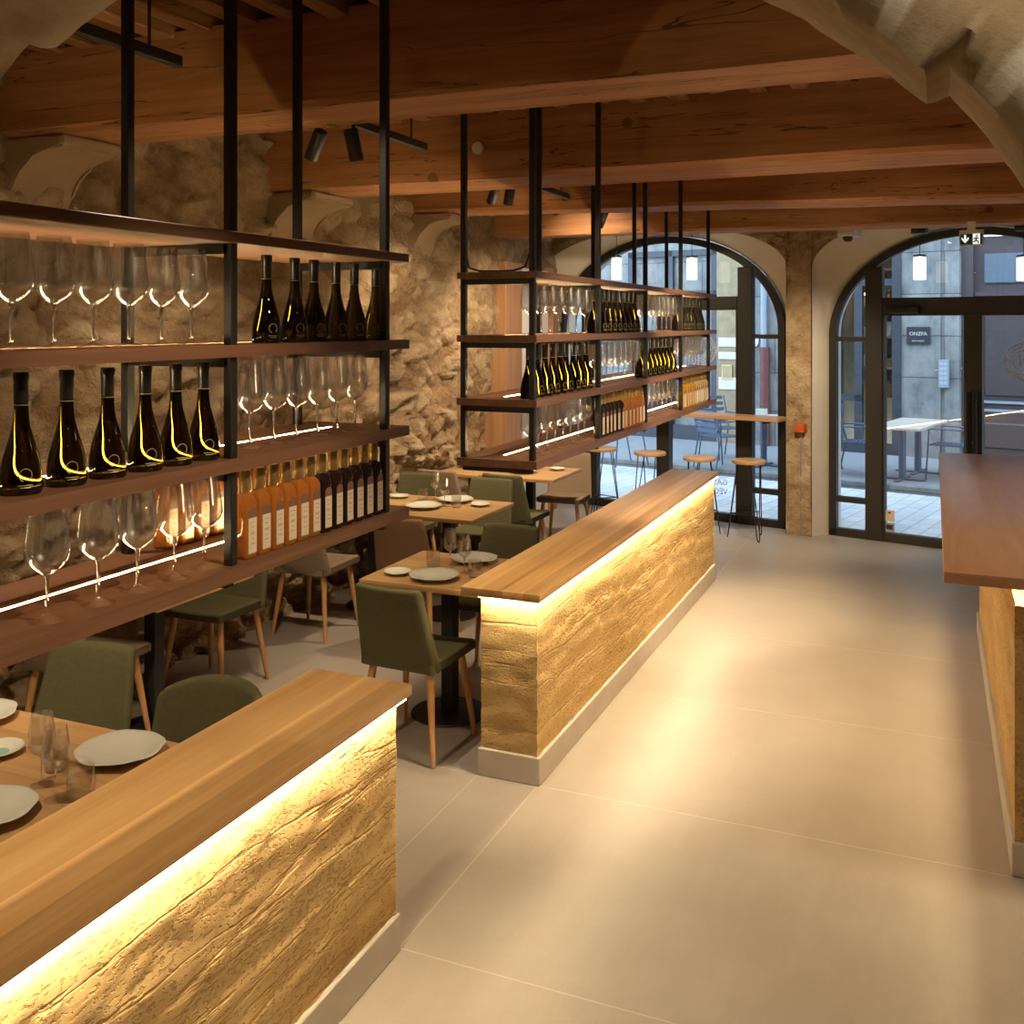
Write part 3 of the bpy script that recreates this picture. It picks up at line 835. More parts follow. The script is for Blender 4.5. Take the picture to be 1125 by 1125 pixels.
# ------------------------------------------------------------------ hanging wine racks
SH = [(1.412, 1.448), (1.683, 1.714), (1.966, 1.996), (2.248, 2.277)]
def rack(y0, y1, frames, label, top):
    t = thing('hanging_wine_rack', label, 'rack', (-1.7775, (y0 + y1) / 2, 1.412), 0, 'hanging wine racks')
    yc = (y0 + y1) / 2; xc = -1.7775; zc = 1.412
    for k, (z0, z1) in enumerate(SH):
        sb = MB()
        if k < 3:
            sb.box(-1.97 - xc, -1.585 - xc, y0 - yc, y1 - yc, z0 - zc, z1 - zc - .004)
            g0, g1 = y0 - yc + .15, y1 - yc - .13
            sb.box(-1.97 - xc, -1.808 - xc, y0 - yc, y1 - yc, z1 - zc - .004, z1 - zc); sb.box(-1.796 - xc, -1.585 - xc, y0 - yc, y1 - yc, z1 - zc - .004, z1 - zc)
            sb.box(-1.808 - xc, -1.796 - xc, y0 - yc, g0, z1 - zc - .004, z1 - zc); sb.box(-1.808 - xc, -1.796 - xc, g1, y1 - yc, z1 - zc - .004, z1 - zc)
        else: sb.box(-1.97 - xc, -1.585 - xc, y0 - yc, y1 - yc, z0 - zc, z1 - zc, .002, 1)
        s = sb.obj('shelf', 'shelf', t, 0)
        if k < 3: MB().box(-1.8075 - xc, -1.7965 - xc, g0, g1, z1 - zc - .0039, z1 - zc - .0008).obj('light_strip', 'led', s, 0)
    h = .0125
    for y in frames:
        fm = MB(); Y = y - yc
        for x in (-1.612, -1.943):
            X = x - xc
            for (a, b_), (c_, d_) in zip(SH, SH[1:]): fm.box(X - h, X + h, Y - h, Y + h, b_ - zc, c_ - zc, .002, 1)
        for a, b_ in SH[1:]: fm.box(-1.943 - xc, -1.612 - xc, Y - h, Y + h, a - zc - .026, a - zc - .001)
        fm.box(-1.943 - xc, -1.612 - xc, Y - h, Y + h, SH[0][0] - zc - .02, SH[0][0] - zc)
        fm.obj('steel_hoop', 'steel', t)
        for x in (-1.612, -1.943):
            MB().box(x - xc - h, x - xc + h, Y - h, Y + h, SH[3][1] - zc, ZC - zc, .002, 1).obj('hanging_rod', 'steel', t)
    return t
FN = [1.27, 2.026, 2.785]
FF = [4.065, 4.995, 5.925, 6.85, 7.775]
r1 = rack(1.2, 2.90, FN, 'near hanging wine rack of dark wood shelves above the foreground counter', 0)
r2 = rack(4.045, 7.97, FF, 'far hanging wine rack of dark wood shelves above the middle counter', 0)
# power lead draped on top of the far rack
tag(MB().tube([(-1.943, 4.085, 2.36), (-1.93, 4.09, 2.30), (-1.88, 4.1, 2.284), (-1.80, 4.12, 2.283), (-1.72, 4.11, 2.285), (-1.66, 4.10, 2.30), (-1.635, 4.09, 2.36)], .005, 6).obj('power_lead', 'steel'), 'thin black power lead lying on top of the far wine rack', 'cable')

# prototypes
def make_glass():
    t = thing('wine_glass', '', 'glass')
    bowl = [(.0045, .094), (.012, .098), (.026, .108), (.0385, .122), (.0435, .136), (.0432, .150), (.040, .180), (.036, .210), (.0332, .235), (.0324, .235), (.0352, .210), (.0392, .180), (.0424, .150), (.0427, .137), (.0377, .1235), (.0255, .110), (.012, .1005), (.0, .099)]
    MB().lathe(bowl, seg=26).obj('bowl', 'glass', t, 60)
    st = [(.0045, .0165), (.0036, .024), (.0032, .05), (.0036, .082), (.0062, .094), (.0, .0985)]
    MB().lathe(st, seg=18).obj('stem', 'solid', t, 60)
    MB().lathe([(.0358, .0004), (.0362, .0015), (.030, .0035), (.014, .0075), (.0065, .0125), (.0045, .0165)], seg=26).obj('foot', 'glass', t, 60)
    return t
def make_bottle():
    t = thing('dark_bottle', '', 'bottle')
    pr = [(0, .004), (.030, .004), (.036, .0), (.039, .004), (.0398, .012), (.0388, .035), (.0372, .052), (.0335, .072), (.0288, .089), (.0243, .104), (.0204, .118), (.0170, .132), (.0148, .146), (.0136, .162), (.0129, .205), (.0, .205)]
    MB().lathe(pr, seg=26).obj('glass_body', 'bottle', t, 50)
    MB().lathe([(.0133, .178), (.0138, .180), (.0138, .222), (.0152, .224), (.0152, .238), (.0144, .240), (0, .240)], seg=22).obj('foil_cap', 'foil', t, 40)
    MB().lathe([(.0132, .174), (.0140, .1742), (.0140, .1755), (.0132, .1757)], seg=22).obj('neck_line', 'gilt', t, 40)
    # printed emblem curving on the lower body towards the aisle
    a0 = R(-28)
    pts = []
    for k in range(20):
        q = R(-40) + R(290) * k / 19; a = a0 + .30 * math.cos(q); z = .040 + .0125 * math.sin(q)
        pts.append((.0394 * math.cos(a), .0394 * math.sin(a), z))
    e = MB().tube(pts, .0009, 5)
    for z, w in ((.020, .34), (.0155, .24)):
        e.tube([(.0401 * math.cos(a0 + w * (k / 8 - .5) * 2), .0401 * math.sin(a0 + w * (k / 8 - .5) * 2), z) for k in range(9)], .0008, 5)
    e.obj('printed_emblem', 'gilt', t, 40)
    return t
def sq(prof, seg=28, p=5.):
    """lathe-like solid whose lower part is a rounded square"""
    mb = MB(); rings = []
    for r, z, f in prof:
        ring_ = []
        for k in range(seg):
            a = 2 * PI * (k + .5) / seg; c, s = math.cos(a), math.sin(a)
            q = (abs(c) ** p + abs(s) ** p) ** (-1 / p); m = 1 + (q - 1) * f
            ring_.append(mb.bm.verts.new((r * m * c, r * m * s, z)))
        rings.append(ring_)
    for a, b_ in zip(rings, rings[1:]):
        for k in range(seg): mb.bm.faces.new([a[k], a[(k + 1) % seg], b_[(k + 1) % seg], b_[k]])
    mb.bm.faces.new(rings[0][::-1]); mb.bm.faces.new(rings[-1])
    return mb
def make_square(kind, liq, lab='paper'):
    t = thing(kind, '', 'bottle')
    sq([(.0225, 0, 1), (.0245, .002, 1), (.025, .007, 1), (.025, .138, 1), (.0245, .147, 1), (.0225, .155, .8), (.018, .1625, .4), (.0135, .167, 0), (.0128, .176, 0)]).obj('glass_body', liq, t, 45)
    MB().lathe([(.0128, .170), (.0145, .1705), (.0150, .173), (.0146, .190), (.0150, .192), (.0150, .196), (.0146, .198), (.0145, .2235), (.0138, .225), (0, .225)], seg=20).obj('gold_cap', 'gold', t, 40)
    l = MB().box(.0252, .0258, -.0165, .0165, .014, .104).obj('label', lab, t, 0)
    tx = MB()
    for z, w in ((.092, .009), (.080, .006), (.066, .010), (.062, .008), (.05, .005), (.038, .008)): tx.box(.0258, .0261, -w, w, z, z + .0012)
    tx.obj('label_print', 'emblem', l, 0)
    ar_ = [(-.0165, .104), (.0165, .104)] + [(.0165 * math.cos(PI * k / 10), .118 + .0115 * math.sin(PI * k / 10)) for k in range(11)]
    MB().prism(ar_, 0, .0252, .0258).obj('arched_emblem', 'emblem', t, 0)
    return t
PG, PB = make_glass(), make_bottle()
PS = dict(amber=make_square('amber_bottle', 'amber'), dark=make_square('black_juice_bottle', 'grape'), honey=make_square('yellow_bottle', 'honey'), pale=make_square('pale_bottle', 'pale', 'paperw'), rear=make_square('amber_bottle', 'amber', 'paper'))
used = set()
rz_ = random.Random(11)
def put(proto, x, y, z, label, group, rotz=0.):
    o = proto if id(proto) not in used else dup(proto)
    used.add(id(proto))
    o.location = (x, y, z); o.rotation_euler = (0, 0, rotz)
    o['label'] = label; o['group'] = group
    return o
Z4, Z3, Z2 = 1.448, 1.714, 1.996
def row(proto, ys, x, z, noun, where, group, jit=.0, spin=False):
    n = len(ys)
    for k, y in enumerate(ys):
        put(proto, x + rz_.uniform(-jit, jit), y, z, '%s %s from left %s' % (ORD[k], noun, where), group, rz_.uniform(0, 6) if spin else rz_.uniform(-.05, .05))
def even(a, b_, n): return [a + (b_ - a) * (k + .5) / n for k in range(n)]
row(PG, [1.45, 1.555, 1.66, 1.765, 1.87, 1.975], -1.69, Z2, 'empty wine glass', "on near rack's top tier", 'wine glasses on the near rack top tier', .0, True)
row(PB, [2.264, 2.395, 2.491, 2.610, 2.715, 2.845], -1.68, Z2, 'flared dark bottle', "on near rack's top tier", 'dark bottles on the near rack top tier')
row(PB, [1.447, 1.56, 1.672, 1.785, 1.885, 1.983], -1.66, Z3, 'flared dark bottle', "on near rack's middle tier", 'dark bottles on the near rack middle tier')
row(PG, [2.205, 2.311, 2.417, 2.523, 2.629, 2.735], -1.69, Z3, 'empty wine glass', "on near rack's middle tier", 'wine glasses on the near rack middle tier', .0, True)
row(PG, [1.501, 1.635, 1.75, 1.87, 1.975], -1.65, Z4, 'empty wine glass', "on near rack's bottom tier", 'wine glasses on the near rack bottom tier', .0, True)
yb = [2.125 + .0585 * k for k in range(12)]
yb = [2.105 + (2.745 - 2.105) * k / 11 for k in range(12)]
row(PS['amber'], yb[:6], -1.63, Z4, 'square amber juice bottle', "on near rack's bottom tier", 'amber bottles on the near rack bottom tier')
row(PS['dark'], yb[6:], -1.63, Z4, 'square black juice bottle', "on near rack's bottom tier", 'black juice bottles on the near rack bottom tier')
row(PS['rear'], [2.12 + .064 * k for k in range(9)], -1.90, Z4, 'white-labelled amber bottle', "in back row of near rack's bottom tier", 'amber bottles in the near rack back row')
BAY = [(FF[k] + .03, FF[k + 1] - .02) for k in range(4)]
bn = ['first', 'second', 'third', 'last']
def far(proto, bay, tier, n, noun, gname, x=-1.66, z=0, spin=False, sub=None):
    a, b_ = BAY[bay]
    if sub: a, b_ = a + (b_ - a) * sub[0], a + (b_ - a) * sub[1]
    z = {'top': Z2, 'middle': Z3, 'bottom': Z4}[tier]
    row(proto, even(a, b_, n), x, z, noun, "in far rack's %s bay, %s tier" % (bn[bay], tier), '%s in the far rack %s bay %s tier' % (gname, bn[bay], tier), .003, spin)
gl, bo = 'wine glass', 'flared dark bottle'
far(PG, 0, 'top', 7, gl, 'wine glasses', -1.66, spin=True); far(PB, 1, 'top', 9, bo, 'dark bottles'); far(PG, 2, 'top', 7, gl, 'wine glasses', spin=True); far(PB, 3, 'top', 8, bo, 'dark bottles')
far(PB, 0, 'middle', 9, bo, 'dark bottles'); far(PG, 1, 'middle', 8, gl, 'wine glasses', spin=True); far(PB, 2, 'middle', 8, bo, 'dark bottles'); far(PG, 3, 'middle', 8, gl, 'wine glasses', spin=True)
far(PG, 0, 'bottom', 8, gl, 'wine glasses', spin=True)
far(PS['dark'], 1, 'bottom', 6, 'black juice bottle', 'black juice bottles', -1.63, sub=(0, .5)); far(PS['amber'], 1, 'bottom', 6, 'amber juice bottle', 'amber bottles', -1.63, sub=(.5, 1))
far(PG, 2, 'bottom', 7, gl, 'wine glasses', spin=True)
far(PS['honey'], 3, 'bottom', 6, 'yellow juice bottle', 'yellow bottles', -1.63, sub=(0, .5)); far(PS['pale'], 3, 'bottom', 6, 'pale juice bottle', 'pale bottles', -1.63, sub=(.5, 1))

# ------------------------------------------------------------------ chairs and tables
def make_chair(fab, name='dining_chair'):
    """faces +y, origin on the floor under the seat"""
    t = thing(name, '', 'chair')
    def seat(x, y, z):
        f = (y + .21) / .42
        w = 1.0 + .06 * (f - .5); r = 1 - .12 * max(0, f - .7)
        return (x * w * r, y, .445 + z + .012 * f - .018 * (1 - (2 * x / .42) ** 2) * (1 if z > 0 else 0) * .6 - (.02 * max(0, f - .8) if z > 0 else 0))
    MB().rbox(.42, .43, .06, .026, seat).obj('seat', fab, t, 80)
    def back(x, y, z):
        f = (z + .21) / .42
        w = 1.04 - .20 * f
        curve = .035 * (2 * x / .42) ** 2
        return (x * w, -.195 + y - .115 * f + curve * (1 - .2 * f), .625 + z)
    MB().rbox(.42, .048, .41, .022, back).obj('backrest', fab, t, 80)
    for sx in (-1, 1):
        for sy in (-1, 1):
            top = Vector((sx * .155, sy * .15 - .01, .43)); ft = Vector((sx * .205, sy * .205 - .01, 0))
            MB().tube([ft, ft.lerp(top, .02), ft.lerp(top, .6), top], [.0105, .0115, .0165, .019], 12).obj('leg', 'leg', t, 60)
    return t
def make_tub(fab):
    """rounder backed chair"""
    t = thing('dining_chair', '', 'chair')
    MB().rbox(.42, .43, .06, .026, lambda x, y, z: (x, y, .445 + z)).obj('seat', fab, t, 80)
    def back(x, y, z):
        f = (z + .21) / .42
        e = abs(2 * x / .45)
        return (x * (1.02 - .05 * f), -.20 + y - .09 * f + .10 * e ** 2.2, .615 + z - (.05 * e ** 3 if z > .0 else 0) * f)
    MB().rbox(.45, .05, .40, .023, back, cuts=9).obj('backrest', fab, t, 80)
    for sx in (-1, 1):
        for sy in (-1, 1):
            top = Vector((sx * .155, sy * .15 - .01, .43)); ft = Vector((sx * .205, sy * .205 - .01, 0))
            MB().tube([ft, ft.lerp(top, .02), ft.lerp(top, .6), top], [.0105, .0115, .0165, .019], 12).obj('leg', 'leg', t, 60)
    return t
CH = dict(green=make_chair('green'), taupe=make_chair('taupe'), brown=make_chair('brown'), tub=make_tub('green'))
def chair(kind, x, y, face, label, rot=0.):
    return put(CH[kind], x, y, 0, label, 'upholstered dining chairs', (0 if face > 0 else PI) + R(rot))
chair('green', -2.90, 2.62, -1, 'olive green chair behind nearest table, left of the rounder backed one', 9)
chair('tub', -2.27, 2.56, -1, 'rounder backed olive green chair half hidden by the nearest counter')
chair('green', -2.315, 4.335, 1, 'olive green chair in full view before the middle table by counter end', -3)
chair('green', -2.35, 5.30, -1, 'olive green chair behind the middle table, low beside the oak counter')
chair('taupe', -3.76, 3.66, 1, 'taupe chair glimpsed under the near rack, left of black pedestal')
chair('green', -3.74, 4.56, -1, 'olive green chair by stone wall seen under the near rack')
chair('taupe', -3.79, 5.66, 1, 'taupe chair in shadow by the stone wall, left of the brown chair')
chair('brown', -3.10, 5.80, 1, 'brown felt chair showing its back, left of the middle table')
chair('green', -3.20, 6.92, -1, 'olive green chair behind far table edge, with its seat facing the camera')
chair('green', -3.85, 6.95, -1, 'olive green chair by wall, peeking out past black bottles')
chair('taupe', -3.81, 7.72, 1, 'taupe chair by the wall showing its back, behind two wine glasses')
chair('green', -3.19, 7.70, 1, 'olive green chair showing its back at the farthest table', -4)
chair('taupe', -3.12, 8.66, -1, 'taupe chair facing camera beyond the farthest table near window', 4)

def table(x0, x1, y0, y1, label):
    cx, cy = (x0 + x1) / 2, (y0 + y1) / 2
    t = thing('dining_table', label, 'table', (cx, cy, 0), 0, 'pedestal dining tables')
    MB().box(x0 - cx, x1 - cx, y0 - cy, y1 - cy, .722, .75, .003, 2).obj('tabletop', 'table', t)
    MB().box(-.035, .035, -.035, .035, .012, .722, .003, 1).obj('pedestal', 'iron', t)
    MB().lathe([(0, 0), (.20, 0), (.205, .004), (.20, .011), (.05, .018), (0, .02)], seg=32).obj('base_plate', 'iron', t)
    MB().box(-.15, .15, -.15, .15, .712, .722).obj('top_plate', 'iron', t)
    return t
table(-3.39, -2.015, 1.76, 2.46, 'nearest oak table with plates beside the foreground counter')
table(-2.69, -2.00, 4.39, 5.08, 'square oak table set for two beside the middle counter end')
table(-3.96, -3.27, 3.60, 4.30, 'oak table by the wall hidden behind the near rack shelf')
table(-3.49, -2.80, 5.97, 6.70, 'oak table behind the brown chair with plates and wine glasses')
table(-4.00, -3.50, 5.97, 6.70, 'oak table touching the stone wall beyond the black juice bottles')
table(-3.58, -2.90, 7.77, 8.49, 'farthest oak table under the end of far rack')
table(-4.00, -3.59, 7.77, 8.49, 'farthest oak table against the wall by the wooden panel')

# tableware
def make_plate(r, name, wavy=True):
    t = thing(name, '', 'plate')
    mb = MB(); seg = 48; prof = [(0, .004), (.50, .004), (.56, .006), (.78, .017), (.97, .026), (1.0, .029), (.97, .031), (.80, .022), (.60, .012), (.52, .009), (0, .009)]
    prof = [(0, 0), (.50, 0), (.53, .003), (.78, .015), (.97, .0245), (1.0, .0275), (.97, .0295), (.80, .0205), (.60, .010), (.52, .0065), (0, .0065)]
    rings = []
    for q, z in prof:
        if q == 0: rings.append([mb.bm.verts.new((0, 0, z))]); continue
        rr = []
        for k in range(seg):
            a = 2 * PI * k / seg; w = 1 + (.030 * abs(math.sin(a * 4)) - .016 if wavy and q > .75 else 0)
            rr.append(mb.bm.verts.new((r * q * w * math.cos(a), r * q * w * math.sin(a), z * (r / .13) ** .6 + (.0015 * math.sin(a * 4) if q > .9 and wavy else 0))))
        rings.append(rr)
    for a, b_ in zip(rings, rings[1:]):
        for k in range(seg):
            q = (k + 1) % seg
            if len(a) == 1: mb.bm.faces.new([a[0], b_[q], b_[k]])
            elif len(b_) == 1: mb.bm.faces.new([a[k], a[q], b_[0]])
            else: mb.bm.faces.new([a[k], a[q], b_[q], b_[k]])
    o = mb.obj('plate_body', 'china', t, 60)
    return t
def make_tumbler():
    t = thing('tumbler', '', 'glass')
    MB().lathe([(0, 0), (.030, 0), (.034, .004), (.0375, .03), (.0375, .05), (.034, .085), (.0332, .085), (.0366, .05), (.0366, .032), (.032, .012), (0, .010)], seg=26).obj('tumbler_body', 'glass', t, 60)
    return t
PP, PSM, PT = make_plate(.128, 'dinner_plate'), make_plate(.072, 'side_plate', False), make_tumbler()
PW = dup(PG); PW['label'] = ''
def scale_children(root, s):
    for ch in root.children:
        ch.data = ch.data.copy(); ch.data.transform(Matrix.Scale(s, 4))
scale_children(PW, .86)
TZ = .75
def plate(x, y, label, small=False): return put(PSM if small else PP, x, y, TZ, label, 'plates on the tables', rz_.uniform(0, 6))
def wineg(x, y, label): return put(PW, x, y, TZ, label, 'wine glasses on the tables', rz_.uniform(0, 6))
def tumb(x, y, label): return put(PT, x, y, TZ, label, 'tumblers on the tables', rz_.uniform(0, 6))
plate(-2.25, 2.315, 'wavy-rimmed dinner plate right of the tall glasses on the nearest table')
plate(-2.89, 2.335, 'wavy-rimmed dinner plate at left edge, farther one on the nearest table')
plate(-2.30, 1.89, 'wavy-rimmed dinner plate at left edge, nearer one before the glasses')
sp_ = plate(-2.60, 2.185, 'small celadon side plate between two dinner plates at left edge', True)
wineg(-2.312, 2.085, 'wine glass standing nearest the plate at left on the nearest table')
wineg(-2.205, 2.035, 'wine glass close to the oak counter edge on the nearest table')
tumb(-2.355, 2.175, 'tumbler behind the two wine glasses on the nearest table')
tumb(-2.15, 2.07, 'tumbler against the oak counter on the nearest table')
plate(-2.335, 4.535, 'large pale plate at near side of the middle table')
plate(-2.305, 4.945, 'large pale plate at far side of the middle table beside the green chair')
plate(-2.555, 4.55, 'small side plate at left corner of the middle table', True)
wineg(-2.375, 4.80, 'left and taller looking wine glass on the middle table')
wineg(-2.245, 4.70, 'right wine glass on the middle table')
tumb(-2.46, 4.765, 'tumbler left of the wine glasses on the middle table')
tumb(-2.165, 4.66, 'tumbler near the oak counter on the middle table')
plate(-3.30, 6.245, 'large plate on the table behind brown chair, half hidden by the rack shelf')
plate(-3.20, 6.555, 'large plate behind the wine glasses on the table behind brown chair')
plate(-2.965, 6.47, 'small side plate at right corner of table behind brown chair', True)
plate(-3.66, 6.55, 'small plate near the rack shelf end on the wall table', True)
wineg(-3.37, 6.565, 'left wine glass on the table behind the brown chair')
wineg(-3.19, 6.355, 'right wine glass on the table behind the brown chair')
tumb(-3.45, 6.52, 'tumbler left of the wine glasses on table behind brown chair')
tumb(-3.10, 6.36, 'tumbler right of the wine glasses on table behind brown chair')
plate(-3.06, 8.32, 'small dark plate at the right end of the farthest table', True)
plate(-3.28, 8.06, 'large plate under far rack corner on the farthest table')
plate(-3.85, 8.20, 'large plate at the wall end of the farthest table')

MB().lathe([(0, .0072), (.020, .0072), (.026, .0068), (.03, .0058)], seg=24).obj('glaze_pool', 'celadon', sp_)

# ------------------------------------------------------------------ bar stools at the window ledge
def make_stool():
    t = thing('bar_stool', '', 'stool')
    MB().lathe([(0, .715), (.150, .715), (.158, .72), (.160, .73), (.160, .742), (.157, .749), (.150, .751), (0, .752)], seg=36).obj('round_seat', 'ledge', t, 40)
    for k in range(3):
        a = R(90 + 120 * k + 12); c, s = math.cos(a), math.sin(a)
        def p(r, off, z): return (c * r - s * off, s * r + c * off, z)
        MB().tube([p(.105, -.06, .716), p(.195, -.012, .03), p(.199, -.006, .009), p(.20, 0, .0055), p(.199, .006, .009), p(.195, .012, .03), p(.105, .06, .716)], .0055, 8).obj('hairpin_leg', 'steel', t, 60)
    q = [(.165 * math.cos(R(102 + 120 * k)), .165 * math.sin(R(102 + 120 * k)), .235) for k in range(3)]
    MB().tube(q, .005, 8, cyc=True).obj('footrest', 'steel', t, 60)
    return t
ST = make_stool()
for (x, y), l in zip([(-3.196, 10.021), (-2.64, 9.885), (-2.095, 9.69), (-1.615, 9.66)], ['round wooden bar stool furthest left at the window, partly under rack', 'round wooden bar stool second from left at the arched window', 'round wooden bar stool just behind the end of middle counter', 'round wooden bar stool furthest right, legs in full view by the pillar']):
    put(ST, x, y, 0, l, 'bar stools at the window', rz_.uniform(0, 2))

# ------------------------------------------------------------------ track lights and ceiling fittings
def track(x, y0, y1, z, label):
    o = MB().box(x - .018, x + .018, y0, y1, z - .02, z + .02, .002, 1)
    for y in (y0 + .15, y1 - .15): o.box(x - .004, x + .004, y - .004, y + .004, z + .02, ZC + .01)
    return tag(o.obj('lighting_track', 'steel'), label, 'track', 'lighting tracks')
track(-2.53, 1.35, 2.89, 3.00, 'black lighting track below the joists at upper left corner')
track(-2.53, 3.80, 4.80, 3.00, 'black lighting track just behind the large dark beam')
track(-2.53, 5.90, 7.10, 3.00, 'black lighting track behind the second timber beam')
def spot_light(name, loc, target, power, size, blend, col=(1.0, .78, .52), radius=.03):
    l = bpy.data.lights.new(name, 'SPOT'); l.energy = power; l.spot_size = R(size); l.spot_blend = blend; l.color = col; l.shadow_soft_size = radius
    o = bpy.data.objects.new(name, l); C.objects.link(o); o.location = loc
    o.rotation_euler = (Vector(target) - Vector(loc)).to_track_quat('-Z', 'Y').to_euler(); return o
def spot(x, y, z, target, power, size, blend, label, top=3.0):
    top = ZC if top > 3.1 else top
    d = (Vector(target) - Vector((x, y, z))).normalized()
    t = thing('track_spotlight', label, 'spotlight', (x, y, z), 0, 'black track spotlights')
    m = d.to_track_quat('-Z', 'Y').to_matrix().to_4x4()
    MB().lathe([(0, .075), (.030, .075), (.0325, .07), (.0325, -.07), (.029, -.072), (.027, -.06), (.0, -.06)], seg=22).xf(m).obj('barrel', 'steel', t, 40)
    MB().lathe([(0, -.0605), (.026, -.0605)], seg=22).xf(m).obj('lens', 'lens', t, 0)
    MB().tube([(0, 0, 0), (0, 0, top - z)], .009, 8).obj('stem', 'steel', t)
    lp = Vector((x, y, z)) + d * .085
    return spot_light('spot_beam', lp, target, power, size, blend)
spot(-2.43, 3.92, 2.86, (-2.30, 4.55, .75), 85, 70, .6, 'black cylinder spotlight hanging behind the large dark beam')
spot(-2.62, 3.90, 2.87, (-3.95, 4.5, 1.0), 100, 85, .8, 'black cylinder spotlight left of the hanging pair behind dark beam')
spot(-2.54, 6.00, 2.89, (-3.1, 6.4, .75), 110, 80, .7, 'small black cylinder spotlight behind the second beam')
spot(-2.66, 6.02, 2.90, (-4.0, 7.2, 1.2), 180, 90, .8, 'small black cylinder spotlight aimed at wall behind second beam')
spot(-2.53, 1.55, 2.88, (-2.5, 2.2, .75), 110, 85, .6, 'black spotlight above the nearest table, on the corner track')
spot(-2.53, 1.75, 2.88, (-4.0, 2.9, 1.0), 80, 95, .8, 'black spotlight on the corner track aimed at the stone wall')
spot(-2.5, 7.85, 2.90, (-3.6, 8.8, 1.1), 250, 105, .7, 'black spotlight hidden behind the third timber beam', 3.25)
AIS = [(-1.70, 4.45, 3.17, (-.9, 4.3, 0), 'black spotlight tucked behind the dark beam above rack end'),
       (-1.70, 2.2, 3.08, (-.8, 2.6, 0), 'black spotlight above the near rack lighting the aisle'),
       (-1.70, 6.25, 3.17, (-.9, 6.2, 0), 'black spotlight above the far rack lighting the aisle')]
for x, y, z, tg, l in AIS: spot(x, y, z, tg, 52, 105, .3, l, 3.25)
spot(.9, 3.9, 3.0, (.0, 3.3, 0), 50, 110, .8, 'unseen fill spotlight added above the bar on the right side', 3.25)  # this and the next: unseen fill lamps, added for ambience
spot(.7, 6.0, 3.0, (-.6, 6.0, 0), 35, 110, .8, 'unseen fill spotlight added above the middle of the bar', 3.25)
spot(-.9, 7.75, 3.0, (-1.15, 9.75, 1.05), 330, 64, .9, 'unseen spotlight added behind the third beam to brighten the pillar', 3.25)  # unseen lamp, added to brighten the stone pillar
spot(-.25, 1.62, 3.02, (-1.75, 1.9, .86), 165, 58, .6, 'unseen spotlight added above the aisle lighting the foreground counter', 3.25)  # this and the next two: unseen lamps added to brighten the counter tops
spot(-.25, 3.90, 3.02, (-1.75, 5.0, .86), 270, 66, .6, 'unseen spotlight added above the aisle lighting the middle counter', 3.25)
spot(-.25, 5.97, 3.02, (-1.75, 7.1, .86), 380, 66, .6, 'unseen spotlight added above the aisle lighting far end of counter', 3.25)
spot(-2.9, 7.78, 3.0, (-3.0, 10.6, 1.9), 150, 70, .9, 'unseen spotlight added behind third beam lighting the window arch', 3.25)  # unseen lamp, added to brighten the window reveal and wall
spot(.35, .15, 2.9, (.1, 1.0, 2.35), 26, 75, .9, 'unseen spotlight added by the camera lighting the stone arch', 3.25)  # unseen lamp beside the camera, added to light the arch
tag(MB().lathe([(0, 0), (.03, .002), (.036, .012), (.036, .03), (0, .03)], seg=20).xf(Matrix.Rotation(R(90), 4, 'X')).obj('ceiling_sensor', 'white', loc=(-2.42, 5.27, 3.06)), 'small round sensor fixed on the second beam beside spotlight', 'sensor')

# ------------------------------------------------------------------ the street outside
def oloc(o): return struct(place(o))
oloc(MB().box(-14, 12, .06, 3.1, -.12, -.03).obj('street', 'cob', smooth=0))
oloc(MB().box(-14, 12, 3.1, 6.4, -.12, .06, .01, 1).obj('pavement', 'pave', smooth=0))
oloc(MB().box(-14, 12, 3.02, 3.14, -.12, .065, .01, 1).obj('trim_kerb', 'street', smooth=0))
BN = 5.9
bd = thing('street_building', 'grey limestone building across the street beyond the glass', 'building', FO, FR)
wl = MB(); wl.box(-14, -6.6, BN, BN + .5, 0, 8); wl.box(-4.45, -2.95, BN, BN + .5, 0, 8); wl.box(-1.92, -1.09, BN - .02, BN + .5, 0, 8); wl.box(1.25, 12, BN, BN + .5, 0, 8); wl.box(-6.6, -4.45, BN, BN + .5, 3.3, 8); wl.box(-2.95, -1.92, BN, BN + .5, 3.75, 8); wl.box(-1.09, 1.25, BN, BN + .5, 3.35, 8)
wl.obj('stone_wall', 'street', bd, 0)
MB().box(-1.30, -1.10, BN - .06, BN, 0, 6).box(-1.42, -1.36, BN - .035, BN, 0, 6).obj('pilaster', 'street', bd, 0)
MB().box(-4.9, -4.45, BN - .03, BN + .4, .0, 3.3).obj('ochre_pier', 'ochre', bd, 0)
# big door
dr = MB(); dr.box(-1.09, 1.25, BN + .12, BN + .3, .06, 3.3); dr.box(-1.09, 1.25, BN + .04, BN + .3, 2.30, 2.42); dr.box(-1.09, -.93, BN + .02, BN + .3, .06, 3.3)
for z0, z1 in ((.25, .62), (1.0, 2.2)):
    for x0 in (-.80, .22): dr.box(x0, x0 + .86, BN + .09, BN + .13, z0, z1, .02, 1)
dr.obj('panelled_door', 'doorp', bd, 0)
MB().box(-.92, 1.2, BN + .05, BN + .2, 2.44, 2.50).obj('door_ledge', 'doorp', bd, 0)
MB().box(-.80, 1.0, BN + .08, BN + .12, 2.62, 3.05, .015, 1).obj('fanlight', 'greyglass', bd, 0)
for z in (.78, .9): MB().box(-.85, 1.2, BN + .08, BN + .12, z, z + .035).obj('door_line', 'zinc', bd, 0)  # two thin pale horizontal lines across the door
